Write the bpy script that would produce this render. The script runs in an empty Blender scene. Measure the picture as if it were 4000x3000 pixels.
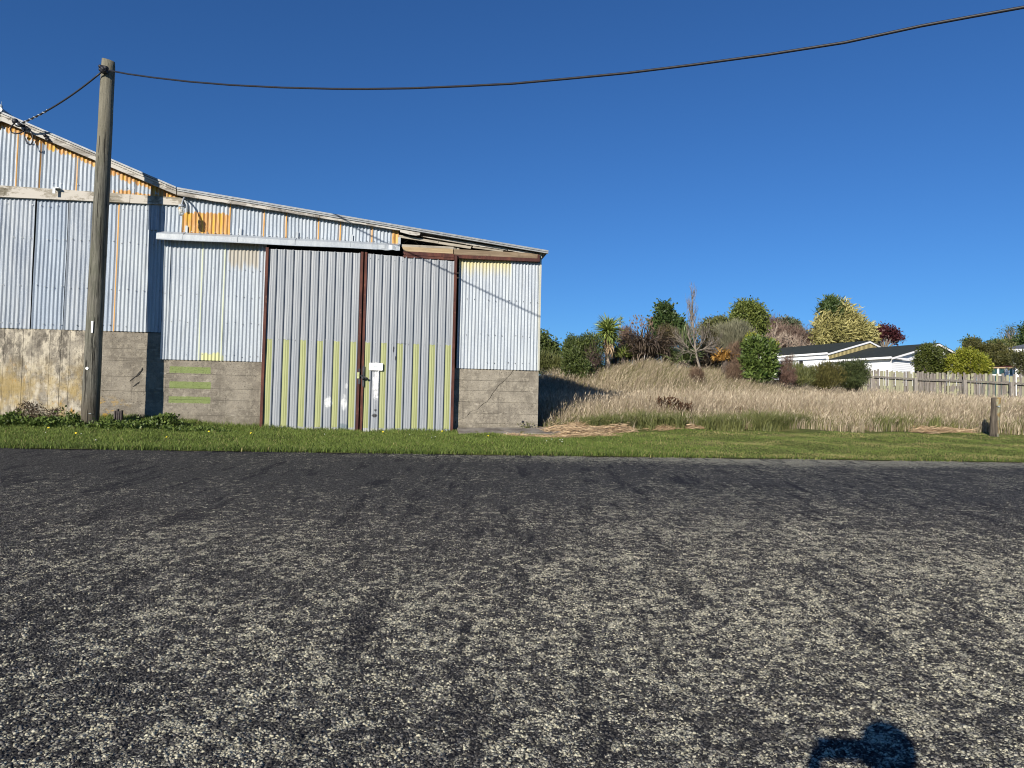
import bpy, math, random
import numpy as np
from mathutils import Vector, Matrix

random.seed(7)
rng = np.random.default_rng(11)
scene = bpy.context.scene
col = scene.collection
R = math.radians

# ------------------------------------------------------------------ camera
F = 2750.0                      # focal length in photo pixels (4000 x 3000)
EYE = np.array([0.0, 0.0, 1.3])
PITCH = math.atan(110 / F)
ROLL = math.atan(.0215)
fw = np.array([0, math.cos(PITCH), math.sin(PITCH)])
_r = np.array([1.0, 0, 0]); _u = np.cross(_r, fw)
cr = math.cos(ROLL) * _r + math.sin(ROLL) * _u
cu = np.cross(cr, fw)
cam_d = bpy.data.cameras.new('camera')
cam = bpy.data.objects.new('camera', cam_d); col.objects.link(cam)
cam_d.sensor_fit = 'HORIZONTAL'; cam_d.sensor_width = 36.0; cam_d.lens = 36.0 * F / 4000
cam_d.clip_start = .004; cam_d.clip_end = 2000
cam.matrix_world = Matrix(((cr[0], cu[0], -fw[0], EYE[0]), (cr[1], cu[1], -fw[1], EYE[1]),
                           (cr[2], cu[2], -fw[2], EYE[2]), (0, 0, 0, 1)))
scene.camera = cam

# ------------------------------------------------------------------ light
AZ, EL = R(25), R(22)           # the light travels towards azimuth 25 deg right of the view, 22 deg down
Ld = np.array([math.sin(AZ) * math.cos(EL), math.cos(AZ) * math.cos(EL), -math.sin(EL)])
world = bpy.data.worlds.new('World'); scene.world = world; world.use_nodes = True
wn_ = world.node_tree; bg = wn_.nodes['Background']
sky = wn_.nodes.new('ShaderNodeTexSky'); sky.sky_type = 'NISHITA'; sky.sun_disc = False
sky.sun_elevation = EL; sky.sun_rotation = R(205)
sky.altitude = 0; sky.air_density = 1.0; sky.dust_density = .0; sky.ozone_density = 6.0
smx = wn_.nodes.new('ShaderNodeMix'); smx.data_type = 'RGBA'; smx.blend_type = 'MULTIPLY'; smx.inputs[0].default_value = 1.0
wn_.links.new(sky.outputs[0], smx.inputs[6]); smx.inputs[7].default_value = (.55, .89, 1.22, 1)
wn_.links.new(smx.outputs[2], bg.inputs[0]); bg.inputs[1].default_value = .060
sd = bpy.data.lights.new('sun', 'SUN'); sd.energy = 5.0; sd.angle = R(.5); sd.color = (1, .93, .82)
sun = bpy.data.objects.new('sun', sd); col.objects.link(sun); sun.location = (-20, -40, 30)
sun.rotation_euler = Vector(Ld).to_track_quat('-Z', 'Y').to_euler()
vs = scene.view_settings
vs.view_transform = 'Standard'; vs.look = 'None'; vs.gamma = 1; vs.use_curve_mapping = False; vs.exposure = .50
scene.cycles.pixel_filter_type = 'BLACKMAN_HARRIS'; scene.cycles.filter_width = 1.05

# ------------------------------------------------------------------ measuring helpers (photo pixel -> real point)
def ray(px, py): return cr * (px - 2000) / F + cu * (1500 - py) / F + fw
def at(px, py, Y):                       # the point seen at (px, py) that lies Y metres ahead
    d = ray(px, py); return EYE + d * (Y / d[1])
TH = R(8)
W0 = np.array([0, 15.2, 0.0])
wd = np.array([math.cos(TH), math.sin(TH), 0]); wn = np.array([-math.sin(TH), math.cos(TH), 0])
def wl(px, py, off=0.0):                 # point on the shed's front plane -> (u along the wall, z)
    d = ray(px, py); t = ((W0 - EYE) @ wn - off) / (d @ wn); P = EYE + t * d
    return float((P - W0) @ wd), float(P[2])
def wu(px, py, off=0.0): return wl(px, py, off)[0]
def wz(px, py, off=0.0): return wl(px, py, off)[1]
def wworld(u, d, z): return W0 + wd * u + wn * d + np.array([0, 0, z])

# ------------------------------------------------------------------ terrain
def yedge(x): return 10.72 + .062 * x
_kx = [-14, -10, -7.5, -5.5, -3, -1, 1, 4, 12, 30]
_kv = [.095, .095, .10, .062, .042, .045, .058, .085, .09, .09]
MOUNDS = [(5.3, 27.7, 2.6, 3.5, 1.38), (9.5, 29.5, 3.2, 4, .70), (1.6, 28.5, 2.4, 3.6, .58), (8.6, 28.2, 1.4, 2.5, .36)]
def ground(x, y):
    x = np.asarray(x, float); y = np.asarray(y, float)
    ye = yedge(x)
    w = np.maximum(y - ye, 0)
    k = np.interp(x, _kx, _kv)
    z = .06 * np.minimum(y, ye)
    z = np.where(y < -6, -.36, z)
    z = z + k * np.minimum(w, 4.5) + .020 * np.clip(w - 4.5, 0, 7.5) + .082 * np.clip(w - 12, 0, 48) + .012 * np.clip(w - 60, 0, 200)
    for mx, my, sx, sy, h in MOUNDS:
        z = z + h * np.exp(-((x - mx) / sx) ** 2 - ((y - my) / sy) ** 2)
    bump = .02 * np.sin(x * 1.7 + 1.3) * np.sin(y * 2.1 + x * .4) + .012 * np.sin(x * 4.1 + y * 3.3)
    return z + bump * np.clip(w / .8, 0, 1)
def gp(px, py):                          # photo pixel -> point on the ground
    d = ray(px, py); t = 2.0
    for i in range(4000):
        P = EYE + d * t
        if P[2] <= float(ground(P[0], P[1])): break
        t += .02
    return P

# ------------------------------------------------------------------ object helpers
def tag(o, label=None, cat=None, group=None, kind=None):
    if label: o['label'] = label
    if cat: o['category'] = cat
    if group: o['group'] = group
    if kind: o['kind'] = kind
    return o
def empty(name, loc=(0, 0, 0), rz=0.0):
    o = bpy.data.objects.new(name, None); col.objects.link(o)
    o.location = loc; o.rotation_euler = (0, 0, rz); o.empty_display_size = .2
    return o
def link(name, me, mat=None, parent=None, smooth=False):
    o = bpy.data.objects.new(name, me); col.objects.link(o)
    if mat is not None and not me.materials: me.materials.append(mat)
    if parent is not None: o.parent = parent
    if smooth: me.polygons.foreach_set('use_smooth', [True] * len(me.polygons))
    return o
def np_mesh(name, V, Fc, attr=None):
    """V (n,3); Fc (m,k) all polygons with k corners; attr dict of point floats"""
    V = np.asarray(V, np.float32); Fc = np.asarray(Fc, np.int32)
    me = bpy.data.meshes.new(name)
    me.vertices.add(len(V)); me.vertices.foreach_set('co', V.ravel())
    m, k = Fc.shape
    me.loops.add(m * k); me.loops.foreach_set('vertex_index', Fc.ravel())
    me.polygons.add(m); me.polygons.foreach_set('loop_start', np.arange(0, m * k, k, dtype=np.int32))
    try: me.polygons.foreach_set('loop_total', np.full(m, k, np.int32))
    except Exception: pass
    if attr:
        for an, av in attr.items():
            a = me.attributes.new(an, 'FLOAT', 'POINT'); a.data.foreach_set('value', np.asarray(av, np.float32))
    me.update(calc_edges=True); me.validate()
    return me
class MB:
    def __init__(s): s.v = []; s.f = []
    def poly(s, pts):
        b = len(s.v); s.v += [tuple(p) for p in pts]; s.f.append(tuple(range(b, b + len(pts)))); return s
    def box(s, x0, x1, y0, y1, z0, z1):
        return s.hexa([(x0, y0, z0), (x1, y0, z0), (x1, y1, z0), (x0, y1, z0), (x0, y0, z1), (x1, y0, z1), (x1, y1, z1), (x0, y1, z1)])
    def hexa(s, p):
        b = len(s.v); s.v += [tuple(q) for q in p]
        for f in ((0, 3, 2, 1), (4, 5, 6, 7), (0, 1, 5, 4), (1, 2, 6, 5), (2, 3, 7, 6), (3, 0, 4, 7)):
            s.f.append(tuple(b + i for i in f))
        return s
    def prism(s, poly, d0, d1):          # polygon in (u, z), extruded along depth d0 (front) .. d1 (back)
        n = len(poly); b = len(s.v)
        s.v += [(u, d0, z) for u, z in poly] + [(u, d1, z) for u, z in poly]
        s.f.append(tuple(range(b, b + n))); s.f.append(tuple(range(b + 2 * n - 1, b + n - 1, -1)))
        for i in range(n):
            j = (i + 1) % n; s.f.append((b + i, b + n + i, b + n + j, b + j))
        return s
    def bar(s, a, c, w, h, up=(0, 0, 1)):
        a = Vector(a); c = Vector(c); d = (c - a).normalized(); up = Vector(up)
        x = d.cross(up)
        if x.length < 1e-4: x = d.cross(Vector((1, 0, 0)))
        x.normalize(); y = x.cross(d)
        q = [a - x * w / 2 - y * h / 2, a + x * w / 2 - y * h / 2, a + x * w / 2 + y * h / 2, a - x * w / 2 + y * h / 2]
        q += [p + (c - a) for p in q]
        b = len(s.v); s.v += [tuple(p) for p in q]
        for f in ((0, 3, 2, 1), (4, 5, 6, 7), (0, 1, 5, 4), (1, 2, 6, 5), (2, 3, 7, 6), (3, 0, 4, 7)):
            s.f.append(tuple(b + i for i in f))
        return s
    def tube(s, path, rad, n=8, cap=True):
        path = [Vector(p) for p in path]; m = len(path)
        if not hasattr(rad, '__len__'): rad = [rad] * m
        b = len(s.v); t0 = (path[1] - path[0]).normalized()
        x = t0.cross(Vector((0, 0, 1)))
        if x.length < .05: x = t0.cross(Vector((1, 0, 0)))
        x.normalize()
        for i, p in enumerate(path):
            t = (path[min(i + 1, m - 1)] - path[max(i - 1, 0)]).normalized()
            x = (x - t * x.dot(t)).normalized(); y = t.cross(x)
            for j in range(n):
                a = 2 * math.pi * j / n
                s.v.append(tuple(p + (x * math.cos(a) + y * math.sin(a)) * rad[i]))
        for i in range(m - 1):
            for j in range(n):
                k = (j + 1) % n
                s.f.append((b + i * n + j, b + i * n + k, b + (i + 1) * n + k, b + (i + 1) * n + j))
        if cap:
            s.f.append(tuple(b + j for j in reversed(range(n)))); s.f.append(tuple(b + (m - 1) * n + j for j in range(n)))
        return s
    def ball(s, c, r, nu=8, nv=6):
        if not hasattr(r, '__len__'): r = (r, r, r)
        b = len(s.v)
        for i in range(nv + 1):
            t = math.pi * i / nv
            for j in range(nu):
                a = 2 * math.pi * j / nu
                s.v.append((c[0] + r[0] * math.sin(t) * math.cos(a), c[1] + r[1] * math.sin(t) * math.sin(a), c[2] + r[2] * math.cos(t)))
        for i in range(nv):
            for j in range(nu):
                k = (j + 1) % nu
                s.f.append((b + i * nu + j, b + (i + 1) * nu + j, b + (i + 1) * nu + k, b + i * nu + k))
        return s
    def build(s, name, mat, parent=None, smooth=False, label=None):
        me = bpy.data.meshes.new(name); me.from_pydata(s.v, [], s.f); me.update()
        o = link(name, me, mat, parent, smooth)
        if label: o['label'] = label
        return o

# ------------------------------------------------------------------ material helpers
class NT:
    def __init__(s, name):
        s.m = bpy.data.materials.new(name); s.m.use_nodes = True; s.t = s.m.node_tree
        s.b = s.t.nodes['Principled BSDF']; s.tc = s.t.nodes.new('ShaderNodeTexCoord')
        s.obj = s.tc.outputs['Object']
    def put(s, sock, v):
        if v is None: return
        if isinstance(v, bpy.types.NodeSocket): s.t.links.new(v, sock)
        else:
            if hasattr(v, '__len__') and len(v) == 3 and sock.type == 'RGBA': v = (*v, 1)
            sock.default_value = v
    def nd(s, typ, **kw):
        n = s.t.nodes.new(typ)
        for k, v in kw.items(): setattr(n, k, v)
        return n
    def mp(s, scale=(1, 1, 1), loc=(0, 0, 0), rot=(0, 0, 0), v=None):
        n = s.nd('ShaderNodeMapping'); s.put(n.inputs['Vector'], v or s.obj)
        n.inputs['Scale'].default_value = scale; n.inputs['Location'].default_value = loc; n.inputs['Rotation'].default_value = rot
        return n.outputs[0]
    def noise(s, scale, v=None, detail=4, rough=.55, dist=0.0):
        n = s.nd('ShaderNodeTexNoise'); s.put(n.inputs['Vector'], v or s.obj)
        n.inputs['Scale'].default_value = scale; n.inputs['Detail'].default_value = detail
        n.inputs['Roughness'].default_value = rough; n.inputs['Distortion'].default_value = dist
        return n.outputs['Fac']
    def vor(s, scale, v=None, feature='F1', rnd=1.0):
        n = s.nd('ShaderNodeTexVoronoi', feature=feature); s.put(n.inputs['Vector'], v or s.obj)
        n.inputs['Scale'].default_value = scale; n.inputs['Randomness'].default_value = rnd
        return n
    def math(s, op, a, b=None, c=None, clamp=False):
        n = s.nd('ShaderNodeMath', operation=op, use_clamp=clamp); s.put(n.inputs[0], a)
        if b is not None: s.put(n.inputs[1], b)
        if c is not None: s.put(n.inputs[2], c)
        return n.outputs[0]
    def step(s, v, a, b, lo=0.0, hi=1.0):
        n = s.nd('ShaderNodeMapRange', interpolation_type='SMOOTHSTEP'); s.put(n.inputs[0], v)
        for i, q in enumerate((a, b, lo, hi)): s.put(n.inputs[1 + i], q)
        return n.outputs[0]
    def lin(s, v, a, b, lo=0.0, hi=1.0):
        n = s.nd('ShaderNodeMapRange'); s.put(n.inputs[0], v)
        for i, q in enumerate((a, b, lo, hi)): s.put(n.inputs[1 + i], q)
        return n.outputs[0]
    def mix(s, f, a, b, mode='MIX'):
        n = s.nd('ShaderNodeMix', data_type='RGBA', blend_type=mode); s.put(n.inputs[0], f)
        s.put(n.inputs[6], a); s.put(n.inputs[7], b); return n.outputs[2]
    def ramp(s, f, stops):
        n = s.nd('ShaderNodeValToRGB'); s.put(n.inputs[0], f); e = n.color_ramp.elements
        while len(e) < len(stops): e.new(.5)
        for el, (p, c) in zip(e, stops): el.position = p; el.color = (*c, 1)
        return n.outputs[0]
    def sep(s, v=None):
        n = s.nd('ShaderNodeSeparateXYZ'); s.put(n.inputs[0], v or s.obj); return n.outputs
    def attr(s, name):
        n = s.nd('ShaderNodeAttribute', attribute_name=name); return n.outputs['Fac']
    def bump(s, h, strength=.5, dist=.01):
        n = s.nd('ShaderNodeBump'); n.inputs['Strength'].default_value = strength; n.inputs['Distance'].default_value = dist
        s.put(n.inputs['Height'], h); s.t.links.new(n.outputs[0], s.b.inputs['Normal']); return s
    def rnd(s): return s.nd('ShaderNodeObjectInfo').outputs['Random']
    def out(s, color, rough=.6, metal=0.0, spec=.5):
        s.put(s.b.inputs['Base Color'], color); s.put(s.b.inputs['Roughness'], rough)
        s.put(s.b.inputs['Metallic'], metal); s.b.inputs['Specular IOR Level'].default_value = spec
        return s.m

def plain(name, c, rough=.6, metal=0.0, var=.25, scale=8.0, spec=.4):
    n = NT(name); f = n.noise(scale)
    d = tuple(x * (1 - var) for x in c); l = tuple(min(1, x * (1 + var)) for x in c)
    return n.out(n.mix(n.step(f, .3, .7), d, l), rough, metal, spec)

def leaf_mat(name, dark, light, rough=.5, spec=.35, trans=.18):
    n = NT(name); t = n.attr('tint'); c = n.ramp(t, [(0, dark), (1, light)])
    n.out(c, rough, 0, spec)
    tr = n.nd('ShaderNodeBsdfTranslucent'); n.put(tr.inputs[0], c)
    mx = n.nd('ShaderNodeMixShader'); mx.inputs[0].default_value = trans
    n.t.links.new(n.b.outputs[0], mx.inputs[1]); n.t.links.new(tr.outputs[0], mx.inputs[2])
    n.t.links.new(mx.outputs[0], n.t.nodes['Material Output'].inputs[0])
    return n.m

# ---- corrugated iron
IK = .72
def iron(name, base=(.40, .47, .56), base2=(.50, .56, .62), mode=None, seam=(.46, .25, .07), pr=None, rough=.5):
    base = tuple(v * IK for v in base); base2 = tuple(v * IK for v in base2)
    n = NT(name); x, y, z = n.sep()
    st = n.noise(1.0, n.mp((9, 1, 1.1)), 5, .6)
    fl = n.noise(55, n.mp((1, 1, .6)), 3, .6)
    c = n.mix(n.step(st, .35, .68), base, base2)
    c = n.mix(n.math('MULTIPLY', n.step(fl, .48, .66), .55), c, tuple(v * 1.18 for v in base2))
    dirt = n.math('MULTIPLY', n.step(n.noise(1.6, n.mp((4, 1, .55)), 6, .65), .56, .78), .45)
    c = n.mix(dirt, c, (.15, .155, .155))
    cell = n.math('FLOOR', n.math('DIVIDE', x, .0765)); wh = n.nd('ShaderNodeTexWhiteNoise', noise_dimensions='1D'); n.put(wh.inputs['W'], cell)
    arch = n.math('COSINE', n.math('MULTIPLY', x, 2 * math.pi / .0765))
    rag = n.math('ADD', n.math('MULTIPLY', n.math('SUBTRACT', wh.outputs['Value'], .5), .15), n.math('MULTIPLY', arch, .022))
    rag = n.math('ADD', rag, n.math('MULTIPLY', n.math('SUBTRACT', n.noise(40, None, 3), .5), .06))
    orange = n.mix(n.step(n.noise(9, n.mp((3, 1, .4)), 4), .36, .64), (.44, .22, .065), (.50, .30, .13))
    orange = n.mix(n.step(n.noise(6, n.mp((2.3, 1, .3), (3, 0, 5))), .52, .6), orange, (.52, .31, .045))
    if mode == 'gable':                 # bare orange band below the sloping barge board: z > a*u + b
        a, b, h, ub, zb = pr
        h_ = n.math('SUBTRACT', n.math('ADD', n.math('MULTIPLY', x, a), b - h), z)
        m = n.step(n.math('ADD', h_, n.math('MULTIPLY', rag, .6)), .012, -.012)
        c = n.mix(m, c, orange)
        # rusted lower right end of the gable
        r = n.math('MULTIPLY', n.step(n.math('ADD', x, n.math('MULTIPLY', rag, .5)), ub - .02, ub + .02),
                   n.step(n.math('ADD', z, n.math('MULTIPLY', rag, .5)), zb + .012, zb - .012))
        c = n.mix(r, c, orange)
        r2 = n.step(x, ub + 0.98, ub + 1.0); c = n.mix(r2, c, orange)
    if mode == 'orange':                # lower half orange, z < zt (with u limits)
        u0, u1, zt = pr
        m = n.math('MULTIPLY', n.step(n.math('ADD', z, n.math('MULTIPLY', rag, .35)), zt + .012, zt - .012),
                   n.math('MULTIPLY', n.step(x, u0 - .01, u0 + .01), n.step(x, u1 + .01, u1 - .01)))
        c = n.mix(m, c, orange)
    if mode == 'mid':                   # cream stain at top right, yellow patches along the foot
        u0, u1, zt, ub0, ub1, zb = pr
        m = n.math('MULTIPLY', n.step(n.math('ADD', z, n.math('MULTIPLY', rag, 1.0)), zt - .05, zt + .1),
                   n.math('MULTIPLY', n.step(x, u0 - .02, u0 + .05), n.step(x, u1 + .02, u1 - .02)))
        c = n.mix(n.math('MULTIPLY', m, .85), c, (.34, .31, .25))
        m = n.math('MULTIPLY', n.step(n.math('ADD', z, n.math('MULTIPLY', rag, .5)), zb + .02, zb - .02),
                   n.math('MULTIPLY', n.step(x, ub0 - .02, ub0 + .02), n.step(x, ub1 + .02, ub1 - .02)))
        c = n.mix(m, c, (.50, .50, .26))
        seam = (.42, .45, .34)
    if mode == 'right':                 # pale yellow unpainted top edge, fading downwards
        u0, u1, zt = pr
        ragx = n.math('MULTIPLY', n.math('SUBTRACT', n.noise(9, n.mp((1, 1, .05)), 3), .5), .55)
        m = n.math('MULTIPLY', n.step(n.math('ADD', z, ragx), zt - .34, zt + .1), n.step(x, u1 + .03, u1 - .02))
        c = n.mix(n.math('MULTIPLY', m, .9), c, (.50, .44, .20))
        st2 = n.math('MULTIPLY', n.step(n.noise(2.2, n.mp((7, 1, .25), (4, 0, 2)), 5), .56, .72), n.step(z, zt - 2.2, zt - .3))
        c = n.mix(n.math('MULTIPLY', st2, .75), c, (.19, .195, .175))
        seam = (.48, .46, .30)
    rs = n.math('MULTIPLY', n.step(n.noise(3.0, n.mp((8, 1, .5), (2, 0, 6)), 7, .75), .64, .74), .5); c = n.mix(rs, c, (.20, .13, .09))
    c = n.mix(n.attr('bare'), c, seam)
    n.bump(n.math('ADD', n.math('MULTIPLY', fl, .4), n.noise(5, n.mp((1, 1, .4)))), .22, .006)
    return n.out(c, rough, .05, .35)

def concrete(name, kind):
    n = NT(name); x, y, z = n.sep()
    a = n.noise(2.2, None, 7, .65); b = n.noise(14, None, 5, .6); f = n.noise(90, None, 2)
    c = n.mix(n.step(a, .35, .66), (.165, .146, .117), (.285, .255, .205))
    c = n.mix(n.math('MULTIPLY', n.step(b, .48, .66), .6), c, (.34, .305, .24))
    c = n.mix(n.math('MULTIPLY', n.step(n.noise(45, None, 4, .7), .52, .66), .4), c, (.09, .08, .066))
    c = n.mix(n.math('MULTIPLY', n.step(n.noise(1.6, n.mp((.6, 1, 5)), 6, .7), .55, .7), .45), c, (.095, .083, .068))
    pale = n.step(n.noise(3.4, n.mp((1, 1, 2.6), (5, 0, 1)), 5, .6), .60, .70)
    c = n.mix(n.math('MULTIPLY', pale, .6), c, (.43, .39, .32))
    vs_ = n.step(n.noise(2.0, n.mp((6, 1, .5), (1, 4, 0)), 6, .65), .57, .68); c = n.mix(n.math('MULTIPLY', vs_, .45), c, (.095, .085, .072))
    if kind in ('mid', 'green'): c = n.mix(.18, c, (.07, .06, .05))
    if kind == 'left':                  # bleached and black weathered, yellow and orange lichen low down
        bl = n.step(n.noise(2.6, n.mp((1.5, 1, .8), (2, 0, 4)), 8, .72), .45, .58)
        c = n.mix(n.math('MULTIPLY', bl, .9), c, (.48, .43, .335))
        dk = n.math('MULTIPLY', n.step(n.noise(3.2, n.mp((1.5, 1, .7), (9, 0, 0)), 9, .75), .50, .60), n.lin(z, 1.2, 2.5, .45, 1))
        c = n.mix(n.math('MULTIPLY', dk, .85), c, (.085, .075, .062))
        lo = n.step(z, 2.35, 1.6)
        ye = n.math('MULTIPLY', n.step(n.noise(1.5, n.mp((1.2, 1, .9), (1, 0, 7)), 7, .68), .44, .62), lo)
        c = n.mix(n.math('MULTIPLY', ye, .75), c, (.31, .225, .08))
        orr = n.math('MULTIPLY', n.step(n.noise(3.1, n.mp((1.5, 1, 1), (7, 0, 3)), 6, .7), .57, .68), lo)
        c = n.mix(n.math('MULTIPLY', orr, .85), c, (.36, .20, .025))
        wh = n.math('MULTIPLY', n.step(n.noise(5, n.mp((1, 1, 2), (0, 0, 5)), 5), .55, .66), n.step(z, 1.5, 1.1))
        c = n.mix(n.math('MULTIPLY', wh, .7), c, (.42, .39, .32))
    if kind == 'mid':                   # a little orange lichen near the ground on the left
        lo = n.math('MULTIPLY', n.step(z, 1.5, 1.2), n.step(x, -7.6, -8.2))
        orr = n.math('MULTIPLY', n.step(n.noise(5, n.mp((1, 1, 1.6), (2, 0, 3)), 6, .7), .52, .6), lo)
        c = n.mix(orr, c, (.34, .21, .04))
    if kind == 'green':                 # three sprayed green bars
        rag = n.math('MULTIPLY', n.math('SUBTRACT', n.noise(20), .5), .03)
        for (u0, z0, u1, z1) in GREEN_BARS:
            m = n.math('MULTIPLY', n.math('MULTIPLY', n.step(n.math('ADD', x, rag), u0, u0 + .02), n.step(n.math('ADD', x, rag), u1 + .02, u1)),
                       n.math('MULTIPLY', n.step(n.math('ADD', z, rag), z0, z0 + .02), n.step(n.math('ADD', z, rag), z1 + .02, z1)))
            c = n.mix(n.math('MULTIPLY', m, .9), c, n.mix(b, (.125, .165, .05), (.20, .25, .09)))
    mud = n.step(n.math('ADD', z, n.math('MULTIPLY', n.math('SUBTRACT', n.noise(4, n.mp((1.5, 1, .6)), 6, .7), .5), .9)), 1.15, .80)
    c = n.mix(n.math('MULTIPLY', mud, .55), c, (.085, .075, .05))
    lines = n.noise(1.5, n.mp((.5, 1, 26) if kind != 'left' else (26, 1, .5)), 5, .7)
    pit = n.step(n.noise(38, n.mp((1, 1, 2)), 3, .6), .62, .70); c = n.mix(n.math('MULTIPLY', pit, .55), c, (.06, .053, .045))
    hh = n.math('ADD', n.math('MULTIPLY', b, .7), n.math('ADD', n.math('MULTIPLY', f, .35), n.math('MULTIPLY', lines, .8)))
    n.bump(n.math('SUBTRACT', hh, n.math('MULTIPLY', pit, .8)), .7, .014)
    return n.out(c, .9, 0, .2)

def timber(name, c0, c1, stain=(.12, .11, .09), amt=.6, axis='x', paint=None):
    n = NT(name); sc = {'x': (1.2, 20, 20), 'y': (20, 1.2, 20), 'z': (20, 20, 1.2)}[axis]
    g = n.noise(1.6, n.mp(sc), 6, .65)
    c = n.mix(n.step(g, .35, .65), c0, c1)
    d = n.step(n.noise(2.6, None, 7, .7), .52, .66)
    c = n.mix(n.math('MULTIPLY', d, amt), c, stain)
    if paint:
        p = n.step(n.noise(2.0, n.mp((1, 1, 2.4), (3, 1, 2)), 9, .76), .54, .47)
        c = n.mix(n.math('MULTIPLY', p, .92), c, paint)
    n.bump(g, .5, .006)
    return n.out(c, .85, 0, .2)

def rust(name):
    n = NT(name)
    a = n.noise(3, n.mp((2, 2, .6)), 6, .65); b = n.noise(26, None, 4)
    c = n.mix(n.step(a, .38, .66), (.055, .019, .015), (.115, .04, .026))
    c = n.mix(n.math('MULTIPLY', n.step(b, .55, .7), .6), c, (.05, .022, .018))
    c = n.mix(n.math('MULTIPLY', n.step(n.noise(11, None, 4), .62, .7), .5), c, (.19, .09, .06))
    n.bump(b, .3, .004)
    return n.out(c, .75, .1, .3)

MAT = {}
MAT['rust'] = rust('rust_paint')
MAT['black'] = plain('black_rubber', (.012, .012, .016), .55, 0, .2)
MAT['dark_steel'] = plain('dark_steel', (.05, .05, .055), .5, .6, .3)
MAT['galv'] = iron('galvanised_flashing', (.40, .44, .48), (.50, .54, .57), rough=.45)
MAT['roof_iron'] = iron('weathered_roof_iron', (.27, .29, .31), (.38, .40, .41), rough=.55)
MAT['screw'] = plain('screw_metal', (.16, .17, .18), .45, .6, .3)
MAT['white'] = plain('white_paint', (.78, .78, .77), .5, 0, .04)
MAT['grey_wood'] = timber('weathered_grey_timber', (.20, .18, .155), (.32, .30, .27), (.07, .062, .052), .7, paint=(.45, .43, .39))
MAT['beam'] = timber('flaking_white_beam', (.19, .17, .13), (.30, .27, .22), (.08, .07, .045), .9, paint=(.46, .43, .38))
MAT['new_wood'] = timber('new_pine', (.30, .225, .13), (.39, .30, .185), (.15, .10, .06), .3)
MAT['old_wood'] = timber('old_brown_board', (.155, .115, .075), (.235, .18, .12), (.08, .06, .04), .45)
MAT['batten'] = timber('bleached_batten', (.26, .235, .19), (.38, .345, .285), (.12, .10, .08), .4)
MAT['interior'] = plain('dark_interior', (.03, .028, .025), .9)

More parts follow.
